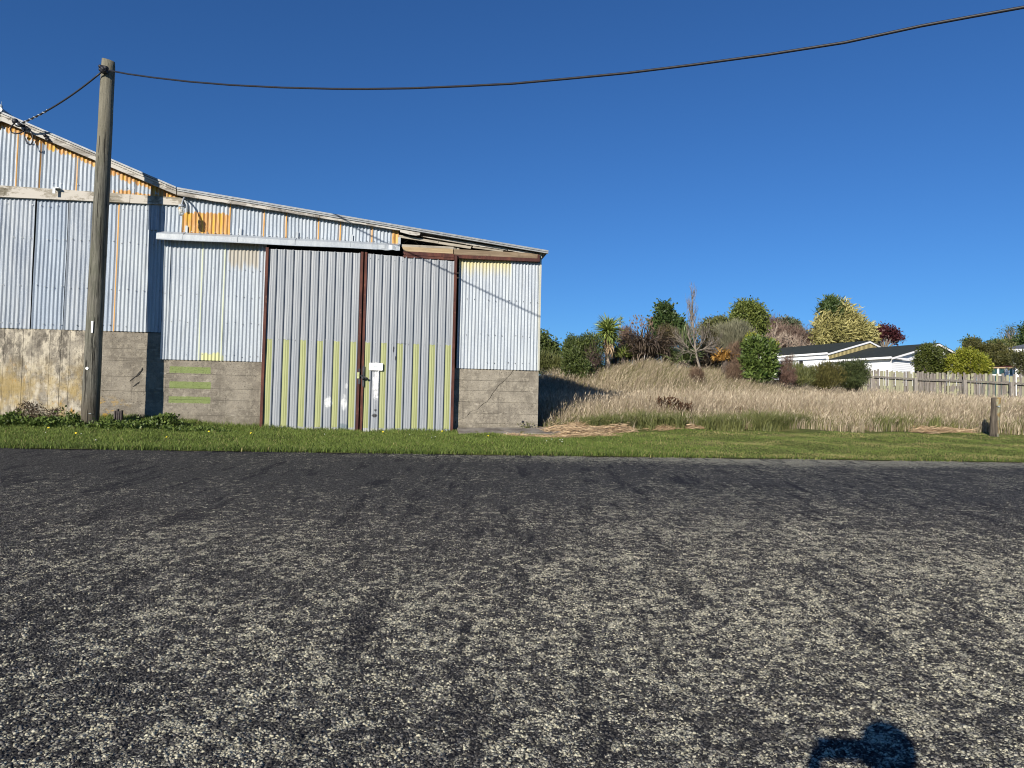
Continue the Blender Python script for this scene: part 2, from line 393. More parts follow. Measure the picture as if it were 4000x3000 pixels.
# ------------------------------------------------------------------ THE SETTING: road, verge, field
def road_material(name='chip_seal', loose=False):
    n = NT(name); x, y, z = n.sep()
    if loose:
        cid = [n.attr('tint'), n.attr('tint_b'), n.attr('tint_c')]; edge = 1.0
    else:
        warp = n.nd('ShaderNodeVectorMath', operation='MULTIPLY_ADD')
        nz = n.nd('ShaderNodeTexNoise'); nz.inputs['Scale'].default_value = 60; nz.inputs['Detail'].default_value = 2; n.put(nz.inputs['Vector'], n.obj)
        n.put(warp.inputs[0], nz.outputs['Color']); warp.inputs[1].default_value = (.010, .010, 0); n.put(warp.inputs[2], n.obj)
        wv = warp.outputs[0]
        chip = n.vor(80, wv); edg = n.vor(80, wv, 'DISTANCE_TO_EDGE'); cid = n.sep(chip.outputs['Color'])
        edge = n.step(edg.outputs['Distance'], .02, .14)
    stone = n.ramp(cid[0], [(0, (.022, .0215, .0215)), (.45, (.062, .060, .057)), (.8, (.110, .106, .098)), (1, (.19, .18, .165))] if not loose else [(0, (.016, .0155, .016)), (.45, (.044, .042, .040)), (.8, (.082, .078, .072)), (1, (.17, .16, .145))])
    # bled tar, dragged along the road's fall
    tarn = n.noise(1.0, n.mp((5.5, 1.1, 1), (0, 0, 0), (0, 0, .12)), 6, .66)
    tar = n.math('MULTIPLY', n.step(tarn, .54, .62), n.step(cid[1], 1.0, .45))
    c = n.mix(edge, (.008, .008, .010), stone)
    c = n.mix(n.math('MULTIPLY', tar, .3 if loose else 1.0), c, (.013, .013, .016))
    # lichen sits on single stones, in lacy drifts
    big = n.noise(.30, n.mp((1, 1.5, 1), (3.1, 1.7, 0)), 3, .5)
    med = n.noise(2.6, n.mp((1.15, .9, 1), (1, 5, 0), (0, 0, .3)), 7, .72)
    fine = n.noise(15, None, 5, .68)
    d = n.math('ADD', n.math('MULTIPLY', n.math('SUBTRACT', big, .5), .30), n.math('MULTIPLY', n.math('SUBTRACT', med, .5), .62))
    d = n.math('ADD', d, n.math('MULTIPLY', n.math('SUBTRACT', fine, .5), 1.35))
    d = n.math('ADD', d, n.math('MULTIPLY', n.lin(x, -4, 4), .09))
    d = n.math('ADD', d, n.lin(y, 8.5, 3.2, -.13, .08))
    wr = n.math('SUBTRACT', y, n.math('MULTIPLY_ADD', x, .062, 10.72))
    d = n.math('ADD', d, n.math('MULTIPLY', n.step(wr, -1.1, -.1), n.lin(x, -4, 3, .0, .36)))
    thr = n.math('ADD', d, n.math('MULTIPLY', n.math('SUBTRACT', cid[2], .5), .32))
    li = n.step(thr, *((.150, .20) if loose else (.095, .14)))
    li = n.math('MULTIPLY', li, n.math('SUBTRACT', 1.0, n.math('MULTIPLY', tar, .85)))
    lich = n.mix(n.step(n.noise(70, None, 3), .35, .65), (.22, .205, .15), (.56, .53, .39) if loose else (.62, .585, .43))
    lich = n.mix(n.math('MULTIPLY', n.step(cid[1], .4, .9), .7), lich, (.40, .38, .31))
    f = n.math('MULTIPLY', li, .95) if loose else n.math('MULTIPLY', li, n.math('MULTIPLY_ADD', edge, .85, .1))
    c = n.mix(f, c, lich)
    if loose:
        n.bump(n.noise(160, None, 3, .7), .6, .003)
    else:
        hgt = n.math('ADD', n.step(edg.outputs['Distance'], .0, .22), n.math('MULTIPLY', cid[0], .8))
        hgt = n.math('MULTIPLY', hgt, n.math('SUBTRACT', 1.0, n.math('MULTIPLY', tar, .9)))
        hgt = n.math('ADD', hgt, n.math('MULTIPLY', n.noise(160, None, 3, .7), .5))
        n.bump(hgt, .75, .005)
    return n.out(c, .85, 0, .12)

def grid_mesh(name, xs, ys, zf):
    X, Y = np.meshgrid(xs, ys); Z = zf(X, Y); V = np.stack([X, Y, Z], -1).reshape(-1, 3)
    nx, ny = len(xs), len(ys); i = np.arange(nx * ny).reshape(ny, nx)
    Fc = np.stack([i[:-1, :-1], i[:-1, 1:], i[1:, 1:], i[1:, :-1]], -1).reshape(-1, 4)
    return np_mesh(name, V, Fc)
MAT['road'] = road_material()
xs = np.concatenate([np.linspace(-90, -14, 12), np.linspace(-13, 17, 121), np.linspace(18, 90, 12)])
me = grid_mesh('road', xs, np.linspace(0, 1, 60), lambda X, Y: X * 0)
V = np.zeros(len(me.vertices) * 3, np.float32); me.vertices.foreach_get('co', V); V = V.reshape(-1, 3)
ye = yedge(V[:, 0]) + .30; V[:, 1] = -6 + (ye + 6) * V[:, 1] ** .8
V[:, 2] = .06 * V[:, 1]
me.vertices.foreach_set('co', V.ravel()); me.update()
tag(link('road', me, MAT['road']), 'dark chip seal road mottled with pale lichen', kind='structure')

# the stones of the chip seal, one by one where they show largest
NC = 215000
Yc = np.sqrt(2.05 ** 2 + rng.random(NC) * (7.8 ** 2 - 2.05 ** 2)); Yc = Yc[rng.random(NC) < np.clip((7.8 - Yc) / 3.8, 0, 1) ** 1.2]; NC = len(Yc)
Xc = rng.uniform(-1, 1, NC) * (.76 * Yc + .1)
rc = rng.uniform(.0045, .0088, NC); hc = rc * rng.uniform(.35, .85, NC); an = rng.uniform(0, 6.283, NC)
Zc = .06 * Yc - .0015
Vb, Vt = [], []
tx, ty = rng.normal(0, .22, NC), rng.normal(0, .22, NC)
for k in range(4):
    a = an + k * 1.571 + rng.normal(0, .28, NC); rr = rc * rng.uniform(.75, 1.25, NC)
    Vb.append(np.stack([Xc + rr * np.cos(a), Yc + rr * np.sin(a), Zc], -1))
    r2 = rr * rng.uniform(.5, .85, NC); Vt.append(np.stack([Xc + r2 * np.cos(a), Yc + r2 * np.sin(a), Zc + hc + r2 * (tx * np.cos(a) + ty * np.sin(a))], -1))
V = np.stack(Vb + Vt, 1).reshape(-1, 3); k = np.arange(NC) * 8
Fc = np.concatenate([np.stack([k + 4, k + 5, k + 6, k + 7], -1)] + [np.stack([k + i, k + (i + 1) % 4, k + 4 + (i + 1) % 4, k + 4 + i], -1) for i in range(4)])
o = link('road_chip', np_mesh('road_chip', V, Fc, {'tint': np.repeat(rng.random(NC), 8), 'tint_b': np.repeat(rng.random(NC), 8), 'tint_c': np.repeat(rng.random(NC), 8)}), road_material('loose_chip', True))
tag(o, 'dark grey stone chips of the road surface in the foreground, many grown over with pale lichen', 'road chips', kind='stuff')

def verge_material():
    n = NT('mown_turf'); x, y, z = n.sep()
    a = n.noise(5, None, 6, .65); b = n.noise(40, None, 3)
    c = n.mix(n.step(a, .35, .65), (.05, .07, .014), (.10, .115, .03))
    c = n.mix(n.step(b, .5, .7), c, (.12, .11, .05))
    dry = n.math('MULTIPLY', n.step(n.noise(1.2, n.mp((.35, 2.2, 1)), 4), .5, .62), n.step(x, .5, 4))
    c = n.mix(n.math('MULTIPLY', dry, .6), c, (.20, .17, .08))
    n.bump(b, .5, .02)
    return n.out(c, .95, 0, .1)
def field_material():
    n = NT('rough_ground'); a = n.noise(1.2, None, 6); b = n.noise(20, None, 3)
    c = n.mix(n.step(a, .4, .62), (.15, .12, .065), (.07, .085, .03)); c = n.mix(n.step(b, .5, .7), c, (.21, .17, .10))
    return n.out(c, .95, 0, .1)
MAT['turf'] = verge_material(); MAT['field'] = field_material()
def strip_mesh(name, xs, ws, lift):
    Wg, X = np.meshgrid(ws, xs, indexing='ij'); jag = .05 * np.sin(X * 3.1) + .03 * np.sin(X * 8.3 + 1) + .02 * np.sin(X * 17.7)
    Y = yedge(X) + Wg + np.where(Wg < .02, jag, 0)
    Z = ground(X, Y) + lift
    nx = len(xs); ny = len(ws); i = np.arange(nx * ny).reshape(ny, nx)
    Fc = np.stack([i[:-1, :-1], i[:-1, 1:], i[1:, 1:], i[1:, :-1]], -1).reshape(-1, 4)
    return np_mesh(name, np.stack([X, Y, Z], -1).reshape(-1, 3), Fc)
xs = np.concatenate([np.linspace(-90, -15, 14), np.linspace(-14, 20, 240), np.linspace(21, 90, 14)])
o = link('verge', strip_mesh('verge', xs, np.concatenate([[0.0, .08], np.linspace(.2, 4.4, 24)]), .012), MAT['turf'], smooth=True)
tag(o, 'mown green roadside verge between the road and the shed', kind='structure')
xs = np.concatenate([np.linspace(-160, -20, 24), np.linspace(-18, 45, 150), np.linspace(48, 220, 26)])
ws = np.concatenate([np.linspace(4.38, 40, 110), np.linspace(42, 260, 40)])
o = link('field', strip_mesh('field', xs, ws, .010), MAT['field'], smooth=True)
tag(o, 'rough rising field of dead grass behind the verge', kind='structure')
me = grid_mesh('ground', np.linspace(-220, 220, 24), np.linspace(-200, -5.9, 12), lambda X, Y: X * 0 - .362)
tag(link('ground', me, MAT['turf']), 'grassy ground behind the road', kind='structure')

# ------------------------------------------------------------------ WAREHOUSE
SH = empty('warehouse', W0, TH)
tag(SH, 'long blue grey corrugated iron shed on a concrete base with tall ribbed sliding doors', 'warehouse')

def sheet(u0, u1, top, bot, mat, pitch=.0765, amp=.0125, d=0.0, bare=False, rows=8, label=None, seed=0, name='iron_sheet', side=None):
    ncol = max(3, int(round((u1 - u0) / pitch * 8)) + 1)
    us = np.linspace(u0, u1, ncol); rg = np.random.default_rng(seed + int(abs(u0) * 1000))
    tp = np.array([top(u) if callable(top) else top for u in us]); bt = np.array([bot(u) if callable(bot) else bot for u in us])
    tp = np.maximum(tp, bt + .004)
    t = np.linspace(0, 1, rows)[:, None]
    Z = bt[None] * (1 - t) + tp[None] * t
    ph = rg.uniform(0, 6.28, 4)
    wob = .0035 * np.sin(us[None] * 5 + ph[0] + t * 4) + .003 * np.sin(t * 9 + ph[1] + us[None] * 2)
    tilt = rg.uniform(-.006, .006) * (t - .5)
    D = d - amp * np.cos(2 * math.pi * (us[None] - u0) / pitch) * (1 + .12 * np.sin(t * 11 + us[None] * 7 + ph[2])) + wob + tilt
    U = us[None] + .002 * np.sin(t * 6 + ph[3]) + 0 * Z
    nn = rows * ncol; i = np.arange(nn).reshape(rows, ncol)
    Fc = np.stack([i[:-1, :-1], i[:-1, 1:], i[1:, 1:], i[1:, :-1]], -1).reshape(-1, 4)
    br = np.zeros((rows, ncol))
    if bare: br[:, (us > u1 - .42 * pitch)] = 1
    me = np_mesh(name, np.stack([U, D, Z], -1).reshape(-1, 3), Fc, {'bare': br.ravel()})
    o = link(name, me, mat, SH, True)
    if label: o['label'] = label
    return o
def line(p, q):
    (ua, za), (ub, zb) = wl(*p), wl(*q); s = (zb - za) / (ub - ua)
    return (lambda u: za + s * (u - ua)), s, za - s * ua

gtop, ga, gb = line((20, 447), (696, 738))        # right half of the gable, outer edge of the roof
gbot, gba, gbb = line((19, 482), (690, 765))
rtop, ra, rb = line((697, 740), (2136, 984))      # lean-to roof, outer edge
rbot, rba, rbb = line((697, 769), (1560, 905))
U_AP = wu(20, 447); U_FOOT = wu(697, 742); U_R = wu(2110, 1200); U_END = wu(2137, 985)
btop, _, _ = line((0, 727), (718, 776)); bbot, _, _ = line((0, 772), (718, 805))
Z_A, Z_B = 2.75, 2.225
gut_t, _, _ = line((610, 905), (1560, 955)); gut_b, _, _ = line((610, 944), (1560, 988))

ub_ = wu(432, 860); zb_ = wz(450, 745)
M_g = iron('iron_gable', (.42, .48, .55), (.52, .57, .62), 'gable', pr=(gba, gbb, .12, ub_, zb_))
M_l = iron('iron_left', (.35, .415, .50), (.45, .515, .59))
M_l2 = iron('iron_left_worn', (.33, .38, .45), (.48, .52, .56))
M_o = iron('iron_orange', (.42, .48, .55), (.52, .57, .62), 'orange', pr=(wu(713, 850), wu(900, 850), wz(800, 831)))
M_m = iron('iron_mid', (.44, .49, .55), (.53, .58, .62), 'mid', pr=(wu(890, 1010), wu(1012, 1010), wz(950, 1045), wu(785, 1390), wu(873, 1390), wz(830, 1382)))
M_r = iron('iron_right', (.45, .50, .56), (.55, .595, .63), 'right', pr=(wu(1790, 1030), wu(1995, 1030), wz(1900, 1030)))

# gable sheets
mirror = lambda u: gbot(2 * U_AP - u) if u < U_AP else gbot(u)
gb_top = lambda u: (gbot(u) if u >= U_AP else gbot(2 * U_AP - u)) + .05
gx = [wu(72, 600), wu(164, 600), wu(306, 640), wu(430, 700), wu(530, 720), wu(692, 770)]
u_prev = wu(72, 600) - .63
for i, ug in enumerate(gx):
    sheet(u_prev, ug, gb_top, lambda u: btop(u) - .03, M_g, bare=(i < 4), seed=i, rows=7, amp=.0145,
          label=['blue grey sheet with an orange ragged top edge', None, None, None, 'blue sheet stained orange along top and foot', 'small orange unpainted corner sheet'][i], d=.003 * (i % 2))
    u_prev = ug
ul = wu(72, 600) - .63
for k in range(4): sheet(ul - .63 * (k + 1), ul - .63 * k, gb_top, lambda u: btop(u) - .03, M_g, bare=True, seed=20 + k, rows=5)
# lower left sheets
lx = [wu(-60, 1080), wu(125.5, 1080), wu(252, 1080), wu(372, 1080), wu(456, 1080), wu(578, 1080), wu(636, 1080)]
for i in range(6):
    sheet(lx[i] + (.024 if i in (1, 2) else 0), lx[i + 1], lambda u: bbot(u) + .03, Z_A + .004 * i - .01, [M_l2, M_l, M_l2, M_l, M_m, M_m][i], d=[.0, .012, .004, .01, .004, .012][i],
          pitch=(lx[i + 1] - lx[i]) / max(1, round((lx[i + 1] - lx[i]) / .0765)), bare=(i == 3), seed=40 + i, rows=12,
          label=['left most weathered blue sheet', 'smooth blue sheet with dark seams', None, 'sheet with an orange seam beside the pole', None, None][i])
for k in range(14): sheet(lx[0] - .63 * (k + 1), lx[0] - .63 * k, (lambda u: bbot(u) + .03) if k < 5 else (lambda u: min(5.3, 5.66 - .16 * (-13.6 - u))), Z_A - .01, M_l, seed=60 + k, rows=4)
sheet(wu(580, 850), wu(622, 850), wz(600, 802), wz(600, 899), M_l, d=-.012, seed=5, rows=4, label='small patch sheet under the beam')
# sheets under the track cover
mx = [wu(634, 1206), wu(660, 1206), wu(787, 1206), wu(874, 1206), wu(1034, 1206)]
for i in range(4):
    sheet(mx[i], mx[i + 1], lambda u: gut_t(u) - .05, Z_B - .01 + .003 * i, M_m, d=[-.012, -.004, -.010, -.004][i], pitch=(mx[i + 1] - mx[i]) / max(1, round((mx[i + 1] - mx[i]) / .0765)),
          bare=(i in (1, 2)), seed=80 + i, rows=10, label=[None, None, 'sheet with yellow paint drips along its foot', 'sheet with a cream stain at the top'][i])
# sheets between barge board and track cover
px_ = [(632, 850), (712, 850), (809, 850), (900, 880), (1033, 900), (1120, 910), (1246, 930), (1331, 940), (1455, 945), (1537, 950), (1556, 952)]
for i in range(10):
    a, b = wu(*px_[i]), wu(*px_[i + 1])
    tp = (lambda u: bbot(u) + .03) if i == 0 else (lambda u: rbot(u) + .03)
    mt = M_o if i < 9 else iron('iron_bare_orange', (.5, .2, .05), (.55, .24, .07), 'orange', pr=(-99, 99, 99))
    sheet(a, b, tp, lambda u: gut_t(u) - .04, mt, d=.004 * (i % 2) - .002, bare=(2 <= i < 9), pitch=(b - a) / max(1, round((b - a) / .0765)), seed=100 + i, rows=5, amp=.0145,
          label={1: 'sheet painted blue above bare orange', 2: 'bare orange sheet behind the lamp shadow', 9: 'narrow bare orange end sheet'}.get(i))
# right panel
rx0 = wu(1789, 1200)
sheet(rx0, U_R - .012, lambda u: wz(1800, 1010), Z_B - .01, M_r, pitch=(U_R - rx0) / 25, amp=.0125, seed=130, rows=10, label='pale sheet with yellow top edge right of the doors')
MB().box(U_R - .03, U_R + .01, -.014, .06, Z_B - .01, 4.86).build('corner_flashing', iron('flashing_right', (.52, .52, .44), (.62, .60, .48)), SH)

# nail heads
nb = MB()
def nail(u, z, d=-.012, r=.008): nb.box(u - r, u + r, d - .006, d + .004, z - r, z + r)
rg = random.Random(4)
for (ua, ub, zs, sp) in ((lx[0], lx[6], (5.22, 4.55, 3.6, 2.86), .153), (mx[0], mx[4], (4.1, 3.55, 3.0, 2.33), .153), (rx0, U_R, (3.7, 2.95, 2.35), .153), (gx[0] - .6, gx[4], (5.68,), .153)):
    for z in zs:
        u = ua + .04
        while u < ub:
            if rg.random() < .8: nail(u, z + rg.uniform(-.02, .02))
            u += sp
u = wu(720, 850)
while u < wu(1530, 950): nail(u, gut_t(u) + .04); u += .153
tag(nb.build('nail_head', MAT['screw'], SH), kind='stuff')

# concrete base
crack_px = [(1798, 1445), (1990, 1445), (2008, 1441)]
def px_pts(pts, off=-.02): return [wl(*p, off) for p in pts]
CR = [(2007, 1443), (1994, 1464), (1972, 1486), (1950, 1504), (1936, 1522), (1925, 1535), (1915, 1553), (1902, 1570), (1888, 1577), (1876, 1588), (1861, 1602), (1848, 1603), (1836, 1610), (1825, 1627), (1818, 1632), (1802, 1637), (1779, 1645)]
CRK = [wl(x, y, -.02) for x, y in CR]
CR2 = [(556, 1440), (545, 1458), (535, 1466), (520, 1478), (508, 1487)]
GREEN_BARS = []
for (x0, y0, x1, y1) in ((660, 1433, 822, 1460), (658, 1491, 822, 1520), (656, 1549, 820, 1577)):
    (ua, za), (ub, zb) = wl(x0, y1 - 2, -.02), wl(x1, y0 + 4, -.02); GREEN_BARS.append((ua, za, ub, zb))
MAT['conc_l'] = concrete('concrete_left', 'left'); MAT['conc_m'] = concrete('concrete_grey', 'mid'); MAT['conc_g'] = concrete('concrete_green_bars', 'green'); MAT['conc_r'] = concrete('concrete_right', 'right')
def boarded(name, u0, u1, z0, z1, n, mat, vertical=False, d=.02, back=.3, seed=0, crack=None, gap=.006, label=None):
    b = MB(); rg = random.Random(seed); e = .004
    lo, hi = (u0, u1) if vertical else (z0, z1); e = .0022
    cuts = [lo] + [lo + (hi - lo) * (i + rg.uniform(-.12, .12)) / n for i in range(1, n)] + [hi]
    for i in range(n):
        a, c = cuts[i] + e * (i > 0), cuts[i + 1] - e * (i < n - 1); dd = d + rg.uniform(-.006, .006)
        if vertical: b.box(a, c, dd, back, z0, z1)
        elif crack:
            ins = sorted([p for p in crack if a < p[1] < c], key=lambda p: p[1])
            def xat(z):
                cs = sorted(crack, key=lambda p: p[1]); return float(np.interp(z, [p[1] for p in cs], [p[0] for p in cs]))
            path = [(xat(a), a)] + ins + [(xat(c), c)]
            lowc = min(p[1] for p in crack)
            if c < lowc: b.box(u0, u1, dd, back, a, c); continue
            gl = [(max(x - gap * (.4 + .9 * rg.random()), u0 + .01), z) for x, z in path]; gr = [(x + gap * (.4 + .9 * rg.random()), z) for x, z in path]
            b.prism([(u0, a)] + gl + [(u0, c)], dd, back); b.prism([gr[0], (u1, a), (u1, c)] + gr[:0:-1], dd + .003, back)
        else: b.box(u0, u1, dd, back, a, c)
    b.box(u0 + .01, u1 - .01, d + (.05 if crack else .010), back - .01, z0 + .01, z1 - .01)
    return b.build(name, mat, SH, label=label)
uA = wu(343, 1400, -.02); uB = wu(650, 1400, -.02); uC = wu(1022, 1500, -.02); uD = wu(1768, 1550, -.02)
boarded('concrete_wall', -20, uA, .3, Z_A, 66, MAT['conc_l'], True, seed=3, label='lichen stained board marked concrete left of the pole')
boarded('concrete_wall', uA + .012, uB, .3, Z_A, 8, MAT['conc_m'], False, d=.03, seed=5, label='grey board marked concrete right of the pole', crack=None)
boarded('concrete_wall', uB + .004, uC + .06, .3, Z_B, 7, MAT['conc_g'], False, d=.022, seed=8, label='grey concrete with three green painted bars')
boarded('concrete_wall', uD - .05, U_R, .3, Z_B, 8, MAT['conc_r'], False, d=.02, seed=11, crack=CRK, gap=.008, label='grey concrete with a diagonal crack at the right corner')
# chipped crack on the middle concrete
cb = MB()
pts = [wl(x, y, -.02) for x, y in CR2]
rg = random.Random(2)
for (a, b_) in zip(pts[:-1], pts[1:]):
    w = rg.uniform(.008, .02); cb.prism([(a[0], a[1] - w), (b_[0], b_[1] - w), (b_[0], b_[1] + w), (a[0], a[1] + w)], .018, .03)
for (cx, cy, w) in ((547, 1452, .05), (530, 1502, .05), (538, 1497, .04)):
    u, z = wl(cx, cy, -.02); cb.prism([(u - w, z - w * .9), (u + w * .2, z - w * .2), (u + w, z + w), (u - w * .1, z + w * .2)], .016, .03)
cb.build('crack_chip', plain('dark_crack', (.03, .028, .025), .9), SH)
u, z = wl(2042, 1648, -.02); MB().tube([(u, .012, z), (u, .1, z)], .03, 10).build('drain_hole', MAT['black'], SH)

# beam with two boards and its brackets
u5 = wu(512, 780)
for (a, b, s) in ((-13.7, u5 - .004, 0), (u5 + .004, wu(718, 790), .006)):
    MB().prism([(a, bbot(a)), (b, bbot(b)), (b, btop(b)), (a, btop(a))], -.062 + s, .0).build('beam_board', MAT['beam'], SH, label='flaking white timber beam under the gable')
b = MB(); u0, z0 = wl(232, 742); b.box(u0 - .06, u0 + .06, -.16, -.02, z0 - .01, z0 + .012); b.box(u0 - .05, u0 - .0, -.16, -.15, z0 - .12, z0)
b.build('bent_flashing', MAT['galv'], SH)

# barge boards and roof edges
def band(lo, hi, ua, ub, d0, d1, name, mat, label=None, jag=0.0, n=1, seed=0):
    b = MB(); rg = random.Random(seed); us = np.linspace(ua, ub, n + 1)
    bot = [(u, lo(u) + (rg.uniform(-jag, jag) if 0 < i < n else 0)) for i, u in enumerate(us)]
    b.prism(bot + [(u, hi(u)) for u in us[::-1]], d0, d1); return b.build(name, mat, SH, label=label)
mir = lambda f: (lambda u: f(2 * U_AP - u))
gth = lambda u: gtop(u) - .075
for s in (0, 1):
    f = (lambda g: g) if s == 0 else mir
    ua, ub = (U_AP + .003, U_FOOT) if s == 0 else (2 * U_AP - U_FOOT, U_AP - .003)
    band(f(lambda u: gbot(u)), f(lambda u: gtop(u) - .085), ua, ub, -.13, -.085, 'barge_board', MAT['grey_wood'], 'weathered white barge board on the gable', .004, 14)
    band(f(lambda u: gtop(u) - .080), f(lambda u: gtop(u) - .045), ua, ub, -.15, -.09, 'roof_trim', MAT['grey_wood'])
    o = band(f(lambda u: gtop(u) - .036), f(lambda u: gtop(u)), ua, ub, -.17, 19, 'roof_sheet', MAT['roof_iron'], 'grey iron roof slope of the gable')
MB().tube([(U_AP, -.19, gtop(U_AP) + .02), (U_AP, 19, gtop(U_AP) + .02)], .05, 8).build('ridge_cap', MAT['galv'], SH)
MB().ball((U_AP + .005, -.16, gtop(U_AP) + .09), (.03, .03, .045)).tube([(U_AP + .005, -.16, gtop(U_AP) + .1), (U_AP + .012, -.16, gtop(U_AP) + .19)], .004, 5).build('finial_knob', MAT['galv'], SH)
ub1 = wu(1548, 900)
band(lambda u: rbot(u), lambda u: rtop(u) - .075, U_FOOT + .02, wu(1250, 860), -.13, -.085, 'barge_board', MAT['grey_wood'], 'grey weathered barge board over the doors', .005, 26, 3)
band(lambda u: rbot(u), lambda u: rtop(u) - .075, wu(1250, 860) + .006, wu(1562, 905), -.127, -.085, 'barge_board', MAT['grey_wood'], 'grey weathered barge board over the doors', .006, 14, 4)
q = [wl(x, y, .1) for x, y in ((1563, 907), (1600, 917), (1626, 921), (1640, 919), (1642, 909), (1668, 916), (1690, 919), (1660, 910), (1563, 897))]
MB().prism(q[:5] + [q[-1]], -.12, -.09).build('barge_board', MAT['grey_wood'], SH, label='splintered broken end of the barge board')
band(lambda u: rtop(u) - .068, lambda u: rtop(u) - .042, U_FOOT + .02, U_END, -.15, -.10, 'roof_trim', MAT['roof_iron'])
band(lambda u: rtop(u) - .036, lambda u: rtop(u), U_FOOT + .02, U_END, -.165, 19, 'roof_sheet', MAT['roof_iron'], 'grey iron lean-to roof over the doors')
band(lambda u: mir(rtop)(u) - .036, lambda u: mir(rtop)(u), 2 * U_AP - U_END, 2 * U_AP - U_FOOT - .02, -.165, 19, 'roof_sheet', MAT['roof_iron'], 'grey iron lean-to roof on the far left')
# eave purlin and soffit under the right roof end
MB().box(U_R - .01, U_R + .03, .0, 18.9, 4.70, rtop(U_R) - .04).build('eave_board', MAT['old_wood'], SH)
# side, back walls and floor
side = iron('iron_side', (.36, .42, .48), (.46, .51, .55))
MB().box(U_R - .015, U_R - .005, .06, 18.9, Z_B, 4.72).box(-20, U_R - .02, 18.88, 18.9, .3, 4.3).box(-20, -19.98, .3, 18.9, .3, 4.3).build('side_wall', side, SH)
MB().prism([(-14, 4.3), (U_FOOT, 4.3), (U_FOOT, gtop(U_FOOT) - .05), (U_AP, gtop(U_AP) - .05), (2 * U_AP - U_FOOT, gtop(U_FOOT) - .05)], 18.9, 18.93).build('back_gable', side, SH)
MB().box(U_R - .25, U_R - .004, .31, 18.87, .3, Z_B - .01).build('concrete_side_wall', MAT['conc_m'], SH)
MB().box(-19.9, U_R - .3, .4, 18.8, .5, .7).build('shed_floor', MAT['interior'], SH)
MB().box(-19, U_R - .06, .9, .95, .7, 4.55).build('dark_backing', MAT['interior'], SH)  # added near-black sheet; its colour gives the darkness behind the iron gaps

# track cover
uT0, uT1, uT2 = wu(610, 930, .2), wu(1473, 965, .2), wu(1562, 970, .2)
gt2, _, _ = line((610, 905), (1560, 955))
b = MB()
cutu = [uT0, wu(1473, 962, .2), uT2]
prof = lambda u: [(-.02, gut_t(u) + .012), (-.17, gut_t(u) - .055), (-.205, gut_t(u) - .075), (-.205, gut_b(u) + .03), (-.222, gut_b(u) + .004), (-.20, gut_b(u)), (-.19, gut_b(u) + .01), (-.19, gut_t(u) - .085), (-.02, gut_t(u) - .01)]
segs = list(np.linspace(uT0, cutu[1], 13)); P0 = [[(u, d + .002 * math.sin(u * 4), z + .004 * math.sin(u * 3)) for d, z in prof(u)] for u in segs]
for A, B in zip(P0[:-1], P0[1:]):
    for i in range(len(A)):
        j = (i + 1) % len(A); b.poly([A[i], A[j], B[j], B[i]])
b.poly(P0[0][::-1]); b.poly(P0[-1])
TC = b.build('track_cover', MAT['galv'], SH, label='long galvanised door track cover')
b = MB(); segs = list(np.linspace(cutu[1] + .004, uT2, 7)); rg = random.Random(6)
P0 = [[(u, d * (1.03 + rg.uniform(-.1, .06) * (k > 1)), z + rg.uniform(-.012, .012) * (k > 1)) for d, z in prof(u)] for k, u in enumerate(segs)]
for A, B in zip(P0[:-1], P0[1:]):
    for i in range(len(A)):
        j = (i + 1) % len(A); b.poly([A[i], A[j], B[j], B[i]])
b.poly(P0[0][::-1]); b.poly(P0[-1]); b.build('track_cover_end', MAT['galv'], SH, label='dented end of the track cover')
for (x, y) in ((712, 935), (925, 945), (1149, 955), (1365, 965), (1553, 975)):
    u = wu(x, y, .15); b = MB(); w = .026
    b.box(u - w + .03, u + w + .03, -.028, -.018, gut_t(u), gut_t(u) + .15)
    b.prism([(u - w + .03, gut_t(u) + .012), (u + w + .03, gut_t(u) + .012), (u + w, gut_t(u) - .07), (u - w, gut_t(u) - .07)], -.03, -.024)
    b.hexa([(u - w, -.03, gut_t(u) + .01), (u + w, -.03, gut_t(u) + .01), (u + w, -.025, gut_t(u) + .016), (u - w, -.025, gut_t(u) + .016),
            (u - w, -.212, gut_t(u) - .07), (u + w, -.212, gut_t(u) - .07), (u + w, -.207, gut_t(u) - .064), (u - w, -.207, gut_t(u) - .064)])
    b.box(u - w, u + w, -.214, -.208, gut_b(u) + .02, gut_t(u) - .068)
    o = b.build('strap', MAT['galv'], TC)
    for zz in (gut_t(u) + .04, gut_t(u) + .11): pass

# broken opening: timbers, rails
def timbers(pts, d0, d1, mat, name='timber_rail', label=None):
    return MB().prism([wl(x, y, -d0) for x, y in pts], d0, d1).build(name, mat, SH, label=label)
timbers([(1571, 963), (1770, 972), (1770, 991), (1576, 981)], -.07, -.02, MAT['new_wood'], label='new pine board with a mitred end')
timbers([(1773, 973), (2109, 990), (2112, 1010), (1773, 994)], -.06, -.01, MAT['old_wood'], label='brown weathered board over the right panel')
timbers([(1567, 954), (1772, 964), (1772, 974), (1567, 965)], .02, .07, MAT['batten'], label='pale rail behind the pine board')
timbers([(1556, 917), (1712, 942), (1710, 951), (1557, 927)], .0, .05, MAT['batten'], label='bleached batten across the open gap')
timbers([(1713, 943), (1842, 962), (1838, 972), (1712, 952)], .004, .05, MAT['batten'], label='bleached batten across the open gap')
timbers([(1645, 922), (1839, 946), (1836, 957), (1648, 924)], -.03, .02, MAT['grey_wood'], label='grey batten under the roof edge')
timbers([(1820, 944), (1983, 970), (1980, 978), (1820, 955)], -.034, .0, MAT['grey_wood'], label='grey batten under the roof edge')
timbers([(1848, 960), (1968, 976), (1964, 984), (1846, 968)], -.012, .02, MAT['batten'], label='broken white batten end')
timbers([(1984, 972), (2078, 985), (2100, 990), (2050, 990), (1984, 978)], -.05, .0, MAT['grey_wood'], label='tapered grey batten by the eave')
